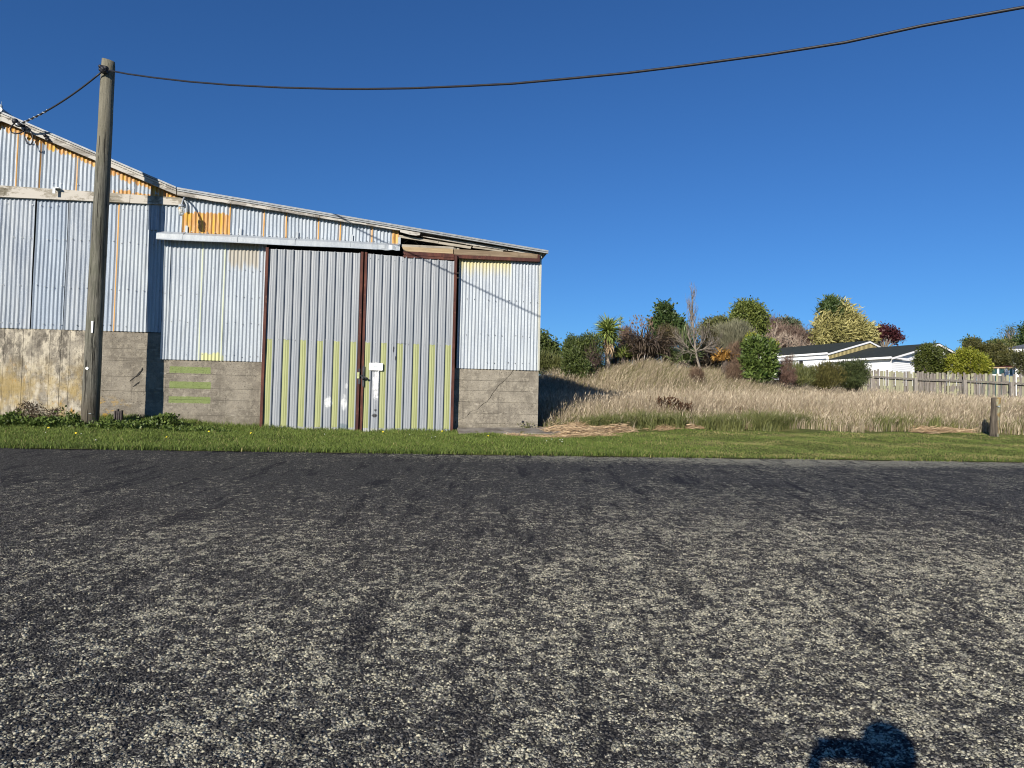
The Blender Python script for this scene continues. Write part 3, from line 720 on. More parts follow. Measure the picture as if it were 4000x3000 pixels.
for x, y0, y1 in ((1713, 936, 944), (1843, 956, 965), (1774, 962, 974), (1789, 966, 976)):
    timbers([(x - 5, y0), (x + 5, y0), (x + 5, y1), (x - 5, y1)], .052, .10, MAT['batten'], 'timber_block')
for (x0, y0, x1, y1) in ((1572, 951, 1592, 940), (1622, 944, 1636, 958), (1644, 958, 1658, 950)):
    a, c = wl(x0, y0, -.3), wl(x1, y1, -.3); MB().bar((a[0], .3, a[1]), (c[0], .3, c[1]), .03, .012).build('inner_brace', MAT['batten'], SH)
# rusty rails
timbers([(1572, 981), (1773, 992), (1773, 1006), (1573, 994)], -.10, -.04, MAT['rust'], 'steel_rail', 'dark red steel rail above the right door')
timbers([(1574, 996), (1773, 1007), (1773, 1016), (1576, 1005)], -.13, -.09, MAT['rust'], 'steel_rail', 'lower red steel rail with bolts')
timbers([(1784, 995), (2106, 1010), (2108, 1022), (1784, 1008)], -.11, -.03, MAT['rust'], 'steel_rail', 'dark red steel rail above the right panel')
a = wl(2106, 1006, .1); MB().box(a[0] - .03, a[0] + .01, -.115, -.02, a[1] - .08, a[1] + .06).build('rail_bracket', MAT['rust'], SH)

# sliding doors
def door_mat():
    n = NT('door_iron'); x, y, z = n.sep()
    st = n.noise(1.2, n.mp((10, 1, .7)), 5, .6); fl = n.noise(60, n.mp((1, 1, .5)), 3)
    c = n.mix(n.step(st, .35, .65), (.215, .235, .26), (.265, .28, .298))
    c = n.mix(n.math('MULTIPLY', n.step(fl, .5, .68), .35), c, (.175, .19, .21))
    c = n.mix(n.math('MULTIPLY', n.step(n.noise(2, n.mp((5, 1, .5), (3, 0, 1)), 5), .58, .75), .3), c, (.16, .165, .175))
    rag = n.math('MULTIPLY', n.math('SUBTRACT', n.noise(14), .5), .035)
    g = n.math('MULTIPLY', n.attr('stripe'), n.math('MULTIPLY', n.step(n.math('ADD', z, rag), ZG1 + .01, ZG1), n.step(n.math('ADD', z, rag), ZG0, ZG0 + .01)))
    lo = n.step(z, ZG0 + .02, ZG0 - .03); c = n.mix(n.math('MULTIPLY', lo, .5), c, (.40, .40, .33))
    c = n.mix(g, c, n.mix(n.noise(5), (.25, .27, .115), (.29, .31, .14)))
    def blob(px, py, rx, rz, col, soft, amt):
        nonlocal c
        u, zz = wl(px, py, .1); dx = n.math('DIVIDE', n.math('SUBTRACT', x, u), rx); dz = n.math('DIVIDE', n.math('SUBTRACT', z, zz), rz)
        r = n.math('ADD', n.math('MULTIPLY', dx, dx), n.math('MULTIPLY', dz, dz)); r = n.math('ADD', r, n.math('MULTIPLY', n.math('SUBTRACT', n.noise(11, None, 6, .7), .5), 3.4))
        c = n.mix(n.math('MULTIPLY', n.step(r, 1.0, 1.0 - soft), amt), c, col)
    W_ = (.66, .67, .66)
    blob(1470, 1500, .075, .42, W_, .9, .85); blob(1468, 1430, .06, .1, W_, .8, .6)
    blob(1282, 1570, .09, .15, W_, 1.0, .8); blob(1345, 1575, .07, .19, W_, 1.0, .7)
    blob(1353, 1508, .035, .06, W_, .5, .35)
    K = (.02, .02, .022)
    blob(1463, 1622, .06, .05, K, .7, .95); blob(1467, 1603, .035, .035, K, .6, .9)
    blob(1538, 1366, .02, .08, K, .6, .9); blob(1545, 1400, .012, .05, K, .6, .9)
    blob(1340, 1668, .11, .09, (.10, .14, .16), .8, .75)
    n.bump(fl, .2, .004)
    return n.out(c, .5, .05, .35)
ZG1 = wz(1400, 1337, .1); ZG0 = wz(1400, 1672, .1)
MAT['door'] = door_mat()
def rib_profile(u0, u1, npan, first):
    """pan / narrow rib, rib at the right end of every pan"""
    P = (u1 - u0) / npan; us = []; ds = []; st = []
    for i in range(npan):
        b = u0 + i * P; g = 1.0 if (i % 2 == first) else 0.0
        q = [(0, 0, 0), (.012, 0, g), (P * .28, 0, g), (P * .30, -.0035, g), (P * .325, 0, g), (P * .50, 0, g), (P * .52, -.0035, g), (P * .545, 0, g), (P * .74, 0, g), (P * .75, 0, 0), (P - .040, 0, 0), (P - .031, -.036, 0), (P - .013, -.036, 0), (P - .008, 0, 0)]
        for a, d, s in q: us.append(b + a); ds.append(d); st.append(s)
    us.append(u1); ds.append(0); st.append(0)
    return np.array(us), np.array(ds), np.array(st)
def door_sheet(parent, u0, u1, npan, first, zt, zb, d, seed, label):
    us, ds, st = rib_profile(u0, u1, npan, first); rows = 9; rg = np.random.default_rng(seed)
    t = np.linspace(0, 1, rows)[:, None]
    zt_ = np.array([zt(u) if callable(zt) else zt for u in us])[None]; zb_ = np.array([zb(u) if callable(zb) else zb for u in us])[None]
    Z = zb_ * (1 - t) + zt_ * t; D = d + ds[None] + .004 * np.sin(t * 5 + us[None] * 3 + rg.uniform(0, 6)) + .003 * np.sin(us[None] * 11 + t * 8)
    U = us[None] + 0 * Z; n = len(us); i = np.arange(rows * n).reshape(rows, n)
    Fc = np.stack([i[:-1, :-1], i[:-1, 1:], i[1:, 1:], i[1:, :-1]], -1).reshape(-1, 4)
    o = link('door_sheet', np_mesh('door_sheet', np.stack([U, D, Z], -1).reshape(-1, 3), Fc, {'stripe': (st[None] + 0 * Z).ravel()}), MAT['door'], parent)
    o['label'] = label; return o
Z_LAP = wz(1400, 1336, .1)
def dtop(u): return float(np.interp(u, [wu(1050, 975, .1), wu(1434, 1000, .1), wu(1772, 1020, .1)], [wz(1050, 972, .1), wz(1434, 990, .1), wz(1772, 1021, .1)]))
for k in (0, 1):
    D = empty('sliding_door'); D.parent = SH
    D['label'] = ['left ribbed sliding door with green stripes', 'right ribbed sliding door with a white plate'][k]
    if k == 0: s0, s1, np_, fi = wu(1040, 1300, .1), wu(1401, 1300, .1), 11, 0; zb = wz(1250, 1681, .1)
    else: s0, s1, np_, fi = wu(1424, 1300, .1), wu(1771, 1300, .1), 11, 0; zb = wz(1600, 1690, .1)
    s0 += .0; door_sheet(D, s0, s1, np_, fi, dtop, lambda u: Z_LAP, -.100, 3 + k, 'plain upper ribbed sheet')
    door_sheet(D, s0, s1, np_, fi, lambda u: Z_LAP + .03, zb, -.104, 5 + k, 'lower ribbed sheet with green painted pans')
    b = MB()
    for i in range(np_):
        u = s0 + (s1 - s0) * (i + .4) / np_; b.box(u - .008, u + .008, -.112, -.10, Z_LAP - .012, Z_LAP + .004)
        if k: u2 = u; b.box(u2 - .009, u2 + .009, -.112, -.10, dtop(u2) - .10, dtop(u2) - .082)
    tag(b.build('rivet', MAT['galv'], D), kind='stuff')
    if k == 0: sts = [(wu(1033, 1300, .12), .055), (wu(1405.5, 1300, .12), .052)]
    else: sts = [(wu(1421, 1300, .12), .048), (wu(1773, 1300, .12), .058)]
    for j, (u, w) in enumerate(sts):
        zt = dtop(u) + (.02 if (k, j) != (1, 1) else .13)
        MB().box(u - w / 2, u + w / 2, [-.15, -.15, -.135, -.165][k * 2 + j], -.06, zb - .03, zt).build('stile', MAT['rust'], D, label='rust red steel stile')
    MB().box(s0, s1, -.125, -.07, zb - .045, zb - .004).build('bottom_rail', MAT['rust'], D)
    if k == 0:      # hasp on the left stile
        u, z = wl(1400, 1465, .15)
        MB().box(u - .025, u + .02, -.166, -.149, z - .07, z + .06).build('hasp_plate', plain('hasp_green', (.40, .42, .2), .6), D)
        b = MB(); u, z = wl(1411, 1470, .15); b.tube([(u - .02, -.18, z + .0), (u + .02, -.20, z + .02), (u + .05, -.19, z - .01)], .014, 8); b.tube([(u + .04, -.19, z), (u + .10, -.20, z - .035), (u + .14, -.19, z - .05)], .02, 8)
        b.box(u + .005, u + .05, -.20, -.16, z - .05, z + .02); b.build('padlock', MAT['dark_steel'], D)
        for y0, y1 in ((1440, 1452), (1478, 1500)):
            u, z0 = wl(1402, y1, .15); z1 = wz(1402, y0, .15); MB().box(u - .024, u + .024, -.1525, -.149, z0, z1).build('paint_patch', MAT['dark_steel'], D, label='dark painted patch on the stile')
    else:
        (ua, za), (ub, zb2) = wl(1441, 1446, .14), wl(1496, 1419, .14)
        b = MB(); b.prism([(ua + .012, za), (ub - .012, za), (ub, za + .012), (ub, zb2 - .012), (ub - .012, zb2), (ua + .012, zb2), (ua, zb2 - .012), (ua, za + .012)], -.158, -.134)
        b.build('white_plate', plain('plate_white', (.85, .85, .83), .4, 0, .02), D, label='white plate with a small grey keypad panel')
        uc = (ua + ub) / 2 - .01; zc = (za + zb2) / 2
        pm = plain('plate_grey', (.60, .62, .64), .5, 0, .05)
        b = MB(); b.box(uc - .042, uc + .042, -.1605, -.157, zc - .05, zc + .045).build('keypad', pm, D)
        b = MB(); b.box(uc - .04, uc + .04, -.163, -.1604, zc + .03, zc + .048)
        for q in (-1, 0, 1): b.tube([(uc + q * .024, -.1635, zc), (uc + q * .024, -.16, zc)], .009, 8)
        b.build('keypad_mark', plain('plate_mark', (.45, .50, .50), .5, 0, .05), D)
        b = MB(); b.box(uc - .085, uc - .079, -.1605, -.157, zc, zc + .02); b.build('screw', MAT['dark_steel'], D)
        MB().box(uc + .085, uc + .093, -.1605, -.157, zc - .006, zc + .004).build('screw', MAT['dark_steel'], D)
        u, z0 = wl(1418, 1510, .14); MB().box(u - .02, u + .02, -.140, -.1345, z0, wz(1418, 1430, .14)).build('paint_patch', MAT['dark_steel'], D, label='dark worn patch on the stile')
MB().box(wu(1404, 1300) , wu(1424, 1300), -.02, .1, .6, 4.8).build('door_gap_shade', MAT['interior'], SH)  # near-black strip standing in for the shade between the two doors
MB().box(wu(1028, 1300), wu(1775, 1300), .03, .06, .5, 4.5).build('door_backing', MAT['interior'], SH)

# wall lamp on a swan neck bracket
LM = empty('wall_lamp'); LM.parent = SH; LM['label'] = 'bare bulb wall lamp in a glass jar on a bent pipe at the end of the beam'
Pl = at(707, 826, 1.0); 
def wpt(px, py, off):
    u, z = wl(px, py, off); return (u, -off, z)
mt, mb_ = wpt(716, 778, .12), wpt(713, 800, .36)
MB().tube([wpt(722, 776, .04), wpt(720, 772, .12), wpt(717, 776, .25), wpt(712, 790, .36), wpt(710, 800, .41)], .016, 8).build('lamp_arm', MAT['galv'], LM, True)
MB().tube([wpt(722, 783, .02), wpt(730, 800, .02), wpt(732, 830, .02)], .02, 8).build('conduit', MAT['galv'], LM, True)
c = wpt(709, 808, .42)
MB().tube([(c[0], c[1], c[2] + .05), (c[0], c[1], c[2] + .035), (c[0], c[1], c[2] - .01), (c[0], c[1], c[2] - .012)], [.03, .055, .065, .05], 12).build('lamp_cap', MAT['galv'], LM, True)
gm = NT('lamp_glass'); gm.out((.9, .9, .86), .08, 0, .5); gm.b.inputs['Transmission Weight'].default_value = .85; gm.b.inputs['IOR'].default_value = 1.2
MB().tube([(c[0], c[1], c[2] - .014), (c[0], c[1], c[2] - .07), (c[0], c[1], c[2] - .13), (c[0], c[1], c[2] - .165), (c[0], c[1], c[2] - .18)], [.055, .062, .055, .035, .008], 12).build('lamp_jar', gm.m, LM, True)
MB().ball((c[0], c[1], c[2] - .08), (.03, .03, .045)).build('bulb', plain('bulb_white', (.7, .68, .6), .3), LM, True)

# ------------------------------------------------------------------ SLAB in front of the right corner
def gpz(px, py, lift=0.0):
    P = gp(px, py); return np.array([P[0], P[1], P[2] + lift])
c1 = wworld(wu(1785, 1685), -.0, 0); c2 = wworld(U_R + .55, .15, 0)
f1 = gpz(1792, 1699); f2 = gpz(2222, 1704); m1 = gpz(2060, 1700)
zt = .93
top = [(f1[0], f1[1], f1[2] + .045), (m1[0], m1[1], m1[2] + .05), (f2[0], f2[1], f2[2] + .06), (c2[0] + .3, c2[1], 1.0), (c2[0] - 1.2, c2[1] - .0, .985), (c1[0], c1[1] - .02, .945)]
b = MB(); n_ = len(top); b.v += top + [(p[0], p[1], p[2] - .25) for p in top]; b.f.append(tuple(range(n_)))
for i in range(n_): b.f.append((i, n_ + i, n_ + (i + 1) % n_, (i + 1) % n_))
def slab_mat():
    n = NT('slab_concrete'); a = n.noise(3, None, 7, .65); c = n.mix(n.step(a, .35, .65), (.12, .105, .09), (.23, .21, .18))
    c = n.mix(n.step(n.noise(4.5, n.mp((1, 1, 1), (3, 3, 0)), 5), .6, .66), c, (.10, .10, .02)); n.bump(n.noise(30), .4, .01); return n.out(c, .95, 0, .15)
tag(b.build('concrete_slab', slab_mat()), 'cracked old concrete slab at the foot of the shed corner', 'slab')
b = MB(); P = gpz(1935, 1683, .03)
b.bar(P + np.array([-.22, -.05, .0]), P + np.array([.02, 0, .10]), .03, .03); b.bar(P + np.array([.02, 0, .10]), P + np.array([.28, -.05, .0]), .03, .03)
tag(b.build('bent_iron', MAT['rust']), 'bent rusty iron strip lying on the concrete slab', 'scrap iron')

# ------------------------------------------------------------------ UTILITY POLE
def pole_mat():
    n = NT('pole_timber'); x, y, z = n.sep()
    g = n.noise(1.5, n.mp((22, 22, .9)), 7, .75); a = n.noise(2.4, n.mp((1, 1, .5)), 6, .65)
    c = n.mix(n.step(g, .32, .68), (.046, .044, .037), (.20, .19, .155))
    c = n.mix(n.math('MULTIPLY', n.step(a, .45, .65), .6), c, (.085, .09, .062))
    c = n.mix(n.math('MULTIPLY', n.step(z, 4.4, 5.6), .5), c, (.22, .20, .145))
    c = n.mix(n.math('MULTIPLY', n.step(z, .9, .2), .6), c, (.065, .05, .034))
    ck = n.step(n.noise(2.2, n.mp((11, 11, .3), (1, 2, 3)), 4, .6), .60, .65); c = n.mix(n.math('MULTIPLY', ck, .9), c, (.020, .018, .015))
    kn = n.step(n.noise(3.0, n.mp((3, 3, 1.2), (5, 0, 1)), 6, .7), .60, .68); c = n.mix(n.math('MULTIPLY', kn, .6), c, (.05, .048, .035))
    n.bump(n.math('SUBTRACT', g, n.math('MULTIPLY', ck, 1.2)), 1.0, .02); return n.out(c, .9, 0, .2)
Pb = at(350, 1655, 13.0); Pt = at(424, 240, 13.12)
POLE = empty('utility_pole', (Pb[0], Pb[1], float(ground(Pb[0], Pb[1])) - .02))
tag(POLE, 'weathered timber utility pole leaning slightly in front of the shed', 'pole')
o0 = np.array(POLE.location); n1 = 60; b = MB()
ax = Pt - o0; path = [ax * t for t in np.linspace(-.02, 1, n1)]
r0, r1 = .152, .118
nn = 28
for i, p in enumerate(path):
    t = i / (n1 - 1); r = r0 + (r1 - r0) * t ** .9
    for j in range(nn):
        a = 2 * math.pi * j / nn; rr = r * (1 + .02 * math.sin(3 * a + t * 9) + .012 * math.sin(7 * a + 2.1) + .01 * math.sin(t * 40 + a))
        if i == n1 - 1: rr *= .93
        zz = p[2] + (0.0 if i < n1 - 1 else .02 + .03 * math.cos(a - 2.6))
        b.v.append((p[0] + rr * math.cos(a), p[1] + rr * math.sin(a), zz))
for i in range(n1 - 1):
    for j in range(nn): k = (j + 1) % nn; b.f.append((i * nn + j, i * nn + k, (i + 1) * nn + k, (i + 1) * nn + j))
b.f.append(tuple((n1 - 1) * nn + j for j in range(nn)))
b.build('pole_shaft', pole_mat(), POLE, True)
def pface(px, py, lift=.004):           # where the sight line meets the pole's skin
    d = ray(px, py); d = d / np.linalg.norm(d); a = ax / np.linalg.norm(ax); w = EYE - o0
    dp, wp_ = d - a * (d @ a), w - a * (w @ a); z_ = .5; rr = r0 * .97 + lift
    A, Bq, Cq = dp @ dp, 2 * dp @ wp_, wp_ @ wp_ - rr * rr; t = (-Bq - math.sqrt(max(Bq * Bq - 4 * A * Cq, 0))) / (2 * A); return EYE + d * t - o0
p = pface(361, 1277); b = MB(); q1, q2 = pface(361, 1254), pface(359, 1299)
b.bar(q1, q2, .034, .006, up=(.0, -1, 0))
LB = b.build('pole_label', plain('label_white', (.78, .78, .78), .4, 0, .03), POLE, label='narrow white label strip with small marks')
b = MB(); rg = random.Random(9)
for k in range(9):
    t = (k + .6) / 10; q = q1 + (q2 - q1) * t; b.box(q[0] - .008, q[0] + .008 * rg.random(), q[1] - .005, q[1] - .0025, q[2] - .008, q[2] + .004)
b.build('label_print', plain('label_blue', (.12, .15, .35), .5), LB)
q = pface(340, 1439); MB().tube([q + np.array([0, -.004, 0]), q + np.array([0, .012, 0])], .028, 14).build('pole_disc', plain('disc_white', (.75, .74, .68), .5), POLE, label='small white disc')
q1, q2 = pface(318, 1621), pface(352, 1615)
MB().tube([q1 + np.array([-.02, .02, 0]), (q1 + q2) / 2 + np.array([0, -.012, .005]), q2 + np.array([.02, .0, 0])], .006, 6).build('wire_band', MAT['galv'], POLE)
# bracket with bolts at the top
q = at(404, 268, 12.96) - o0; b = MB(); b.ball(q + np.array([-.05, -.02, .03]), .035); b.ball(q + np.array([-.045, -.02, -.03]), .033); b.tube([q + np.array([-.05, -.0, .03]), q + np.array([.06, -.03, .0]), q + np.array([.09, -.05, -.02])], .04, 8)
b.box(q[0] - .02, q[0] + .08, q[1] - .07, q[1] + .02, q[2] - .09, q[2] - .03); b.tube([q + np.array([-.02, -.04, .02]), q + np.array([.05, -.06, -.06])], .03, 8)
b.build('cable_clamp', MAT['black'], POLE, True)

# ------------------------------------------------------------------ CABLES
T = at(412, 274, 12.93)
dirp = np.array([3.95, -2.15, 0]); npl = np.array([-dirp[1], dirp[0], 0]); npl /= np.linalg.norm(npl)
def cab(px, py):
    d = ray(px, py); t = ((T - EYE) @ npl) / (d @ npl); return EYE + d * t
cpx = [(425, 275), (500, 289), (600, 303), (740, 319), (900, 332), (1100, 342), (1300, 347), (1430, 347.5), (1600, 345), (1800, 337), (2000, 327), (2200, 309), (2450, 285), (2700, 254), (3000, 213), (3300, 166), (3600, 101), (3800, 64), (4000, 28), (4200, -13)]
path = [cab(*p) for p in cpx]
d = path[-1] - path[-2]
for k in range(1, 9): path.append(path[-1] + (d * np.array([1, 1, 1]) * 1.0 + np.array([0, 0, .004 * k])))
ps = []
for A, B in zip(path[:-1], path[1:]): ps += [A, (A + B) / 2]
ps.append(path[-1])
tag(MB().tube(ps, .0155, 8).build('power_cable', MAT['black'], smooth=True), 'black overhead power cable running from the pole out to the upper right', 'cable')
Pw = wworld(wu(62, 490, .3), -.3, wz(62, 490, .3)); Ps = at(397, 281, 12.93)
pts = []
for t in np.linspace(0, 1, 17):
    p = Ps * (1 - t) + Pw * t; p[2] -= .10 * 4 * t * (1 - t); pts.append(p)
CB = MB().tube(pts, .0155, 8).build('service_cable', MAT['black'], smooth=True)
tag(CB, 'twisted black service cable from the pole down to the gable, with two loops', 'cable')
b = MB()                                             # twisted second core near the gable
tw = []
for t in np.linspace(.62, 1, 60):
    p = Ps * (1 - t) + Pw * t; p[2] -= .10 * 4 * t * (1 - t); a = t * 120; tw.append(p + np.array([0, .016 * math.sin(a), .016 * math.cos(a)]))
b.tube(tw, .010, 6).build('twisted_core', MAT['galv'], CB, True)
def wp(px, py, off): u, z = wl(px, py, off); return wworld(u, -off, z)
MB().tube([wp(*q, o_) for q, o_ in (((60, 480), .3), ((47, 490), .27), ((40, 505), .25), ((45, 517), .24), ((60, 522), .24), ((75, 521), .23), ((90, 514), .22), ((98, 502), .2), ((103, 492), .2))], .013, 8).build('cable_loop', MAT['black'], CB, True)
MB().tube([wp(*q, .2) for q in ((103, 492), (97, 508), (96, 535), (103, 552), (113, 562), (122, 564), (128, 550), (128, 530), (122, 515), (112, 505), (104, 500))], .012, 8).build('cable_loop', MAT['black'], CB, True)
b = MB(); b.ball(wp(60, 475, .28), .06); b.ball(wp(72, 486, .26), (.07, .05, .05)); b.tube([wp(75, 490, .25), wp(98, 492, .18)], .03, 8)
b.build('anchor_clamp', MAT['black'], CB, True)
MB().tube([wp(64, 480, .29), wp(68, 492, .29)], .022, 8).build('insulator', MAT['white'], CB, True)
b = MB(); 
for (x, y) in ((176, 530), (183, 541), (189, 548)): b.ball(wp(x, y, .17), (.035, .04, .035))
b.tube([wp(170, 526, .14), wp(192, 552, .14)], .02, 8); o = b.build('insulator_bracket', MAT['black'], smooth=True)
tag(o, 'old black insulator bracket on the gable barge board', 'bracket')

# ------------------------------------------------------------------ GRASS
def blades(name, X, Y, H, Wd, lx, ly, mat, tint, lift=0.0, head=0.0, bend=.5):
    n = len(X); Z = ground(X, Y) + lift; a = rng.uniform(0, math.pi, n)
    dx, dy = np.cos(a) * Wd / 2, np.sin(a) * Wd / 2
    b0 = np.stack([X - dx, Y - dy, Z - .01], -1); b1 = np.stack([X + dx, Y + dy, Z - .01], -1)
    mx, my = X + lx * H * bend * .4, Y + ly * H * bend * .4
    m0 = np.stack([mx - dx * .75, my - dy * .75, Z + H * .55], -1); m1 = np.stack([mx + dx * .75, my + dy * .75, Z + H * .55], -1)
    tp = np.stack([X + lx * H, Y + ly * H, Z + H * np.sqrt(np.maximum(1 - .4 * (lx ** 2 + ly ** 2), .2))], -1)
    V = np.stack([b0, b1, m0, m1, tp], 1).reshape(-1, 3); k = np.arange(n) * 5
    T3 = np.concatenate([np.stack([k, k + 1, k + 3], -1), np.stack([k, k + 3, k + 2], -1), np.stack([k + 2, k + 3, k + 4], -1)])
    tt = np.repeat(tint, 5)
    if head:
        s = np.where(rng.random(n) < head)[0]; q = tp[s]; ax = tp[s] - (m0[s] + m1[s]) / 2; ax /= np.linalg.norm(ax, axis=1)[:, None]
        L_ = rng.uniform(.06, .13, len(s))[:, None]; sw = np.stack([np.cos(a[s]), np.sin(a[s]), 0 * a[s]], -1) * rng.uniform(.005, .011, len(s))[:, None]
        hv = np.stack([q - ax * L_ * .5, q + sw, q + ax * L_ * .7, q - sw], 1).reshape(-1, 3); kk = len(V) + np.arange(len(s)) * 4
        T3 = np.concatenate([T3, np.stack([kk, kk + 1, kk + 2], -1), np.stack([kk, kk + 2, kk + 3], -1)]); V = np.concatenate([V, hv])
        tt = np.concatenate([tt, np.repeat(np.clip(tint[s] + .15, 0, 1), 4)])
    return link(name, np_mesh(name, V, T3, {'tint': tt}), mat)
def wall_y(x): return 15.2 + math.tan(TH) * x
def vn(x, y, s, ph=0.0):                # cheap smooth variation
    return (np.sin(x * s + ph) * np.sin(y * s * 1.3 + ph * 2) + np.sin(x * s * 2.3 + y * s * 1.1 + ph) * .6 + np.sin(y * s * 3.1 - x * s * 1.7) * .4) / 2
slab_xy = [(p[0], p[1]) for p in top]
def in_slab(x, y):
    ins = np.zeros(len(x), bool); n = len(slab_xy)
    for i in range(n):
        (x0, y0), (x1, y1) = slab_xy[i], slab_xy[(i + 1) % n]
        if y0 == y1: continue
        c = ((y0 > y) != (y1 > y)) & (x < (x1 - x0) * (y - y0) / (y1 - y0) + x0); ins ^= c
    return ins
M_turf = leaf_mat('turf_blade', (.052, .084, .015), (.20, .26, .058), .6, .25, .25)
M_turfdry = leaf_mat('dry_blade', (.18, .16, .06), (.40, .34, .16), .7, .2, .2)
N = 330000
X = rng.uniform(-11.5, 17.5, N); Wv = rng.uniform(-.02, 5.0, N) ; Y = yedge(X) + Wv
front = np.interp(X, [-12, .6, 2.2, 3, 20], [9, 9, 3.55, 3.8, 4.0]) + .25 * vn(X, X * 0, 1.7)
keep = (Wv < front) & ~((X < .75) & (Y > wall_y(X) - .03)) & ~in_slab(X, Y)
X, Y, Wv = X[keep], Y[keep], Wv[keep]
mow = np.clip((X - 1.5) / 2.5, 0, 1)
dens = rng.random(len(X)) < 1 - .25 * mow
X, Y, Wv, mow = X[dens], Y[dens], Wv[dens], mow[dens]
edge = np.exp(-((Wv - .12) / .18) ** 2)
patch = vn(X, Y, 2.6) * .5 + vn(X, Y, 7.1, 2) * .5
H = (.036 + .030 * rng.random(len(X)) + .022 * patch + .025 * edge) * (1 - .35 * mow)
near = np.clip(1 - (wall_y(X) - Y) / .6, 0, 1) * (X < .6); H *= 1 + 1.2 * near
band_ = np.clip(np.sin(Wv * 4.3 + .35 * np.sin(X * .5)) * .7 + patch * .6 + .1, 0, 1) * mow
tint = np.clip(.5 + .28 * patch + rng.normal(0, .17, len(X)) - .22 * edge, 0, 1)
isdry = rng.random(len(X)) < .04 + .50 * band_ + .05 * mow
lx, ly = rng.normal(0, .45, len(X)), rng.normal(0, .45, len(X))
wv_ = rng.uniform(.006, .013, len(X))
for m_, mt_, nm in ((~isdry, M_turf, 'verge_grass'), (isdry, M_turfdry, 'verge_dry_grass')):
    o = blades(nm, X[m_], Y[m_], H[m_], wv_[m_], lx[m_], ly[m_], mt_, tint[m_])
    tag(o, 'short mown green grass of the verge' if nm == 'verge_grass' else 'yellowed mown grass mixed into the verge', 'grass', kind='stuff')

# tall dead grass of the field
M_straw = leaf_mat('straw_blade', (.16, .115, .068), (.64, .54, .39), .65, .2, .3)
M_olive = leaf_mat('green_stem', (.085, .10, .028), (.26, .25, .09), .6, .25, .3)
M_green = leaf_mat('green_tuft', (.045, .060, .016), (.24, .25, .09), .55, .3, .25)
N = 400000
Y = 14.2 + 22 * rng.random(N) ** 1.5; X = rng.uniform(-1.5, 1.0, N) + rng.random(N) * (.80 * Y + 2.5)
fr = yedge(X) + np.interp(X, [.5, 2.2, 3, 20], [4.9, 4.5, 4.15, 4.2]) + .35 * vn(X, X * 0, 2.1, 1) + .2 * vn(X, X * 0, 6.1)
keep = (Y > fr) & (X > .72 - .141 * (Y - 15.2))
fh_y = np.interp(X, [13, 17.2, 20.4], [37, 34.2, 28.2]); keep &= Y < fh_y + .5
X, Y, fr = X[keep], Y[keep], fr[keep]
fr = fr + np.interp(X, [1.2, 2.2, 5.5, 8.0, 9.5], [0, 1.25, 1.25, .7, .25]) * (1 + .35 * vn(X, Y * 0, 1.9, 2)); keep = (Y > fr) | (rng.random(len(X)) < .22); X, Y, fr = X[keep], Y[keep], fr[keep]; fr = np.minimum(fr, Y)
mound = np.zeros(len(X))
for mx, my, sx, sy, h in MOUNDS[:2]: mound += np.exp(-((X - mx) / sx) ** 2 - ((Y - my) / sy) ** 2)
mound = np.clip(mound * 1.3, 0, 1)
din = np.clip((Y - fr + .3 * vn(X, Y, 3.0)) / 2.0, 0, 1)
patch = vn(X, Y, .9) * .6 + vn(X, Y, 2.7, 1.3) * .4
H = (.26 + .50 * din) * (1 - .38 * mound) * rng.uniform(.5, 1.15, len(X)) * (1 + .22 * patch)
far = np.clip((Y - 22) / 9, 0, 1) * np.clip((X - 9) / 4, 0, 1); H *= 1 - .1 * far
gfrac = .07 + .36 * mound + .10 * np.clip(patch, 0, 1) + .75 * np.clip(.9 - (Y - fr) / 1.6, 0, 1) * np.clip(.55 + .8 * vn(X, Y, 1.4, 4), 0, 1)
gp_ = np.exp(-((X - 12.4) / 1.3) ** 2 - ((Y - 19.2) / .9) ** 2); gfrac += 1.2 * gp_; H *= 1 - .25 * gp_
gr = rng.random(len(X)) < gfrac
lx = rng.normal(.14, .22, len(X)) + .28 * mound; ly = rng.normal(0, .22, len(X))
tint = np.clip(.50 + .22 * patch + rng.normal(0, .28, len(X)), 0, 1)
wv_ = rng.uniform(.006, .013, len(X)) * (1 + (Y - 15) * .02)
o = blades('dead_grass', X[~gr], Y[~gr], H[~gr], wv_[~gr], lx[~gr], ly[~gr], M_straw, tint[~gr], head=.25)
tag(o, 'tall bleached dead grass covering the empty section', 'grass', kind='stuff')
o = blades('green_grass', X[gr], Y[gr], H[gr] * .85, wv_[gr] * 1.25, lx[gr] * 1.2, ly[gr], M_olive, tint[gr], head=.15)
tag(o, 'olive green grass mixed through the dead grass and over the mound', 'grass', kind='stuff')
# green tufts along the front of the field
N = 90000
X = np.where(rng.random(N) < .55, rng.uniform(1.6, 8, N), rng.uniform(6, 18, N)); base = yedge(X) + np.interp(X, [1.6, 3, 20], [4.5, 4.0, 4.05]) + .3 * vn(X, X * 0, 2.1, 1)
dep = np.interp(X, [1.6, 2.4, 5.5, 8, 20], [.5, 1.25, 1.25, .75, .5]); Y = base + np.abs(rng.normal(0, 1, N)) * dep + .25 * vn(X, X * 0, 4.4); cl = vn(X, Y, 2.2, 5) * .7 + vn(X, Y, 5.5, 3) * .5
keep = (cl > -.08 + .12 * np.sin(X * 1.9) + .55 * np.clip((X - 4.5) / 3, 0, 1)); X, Y, cl = X[keep], Y[keep], cl[keep]
o = blades('green_tuft', X, Y, rng.uniform(.06, .36, len(X)) * (1 + .7 * cl), rng.uniform(.008, .018, len(X)), rng.normal(.1, .55, len(X)), rng.normal(-.1, .5, len(X)), M_green, np.clip(.45 + .3 * cl + rng.normal(0, .2, len(X)), 0, 1))
tag(o, 'green grass tufts along the front edge of the dead grass', 'grass', kind='stuff')

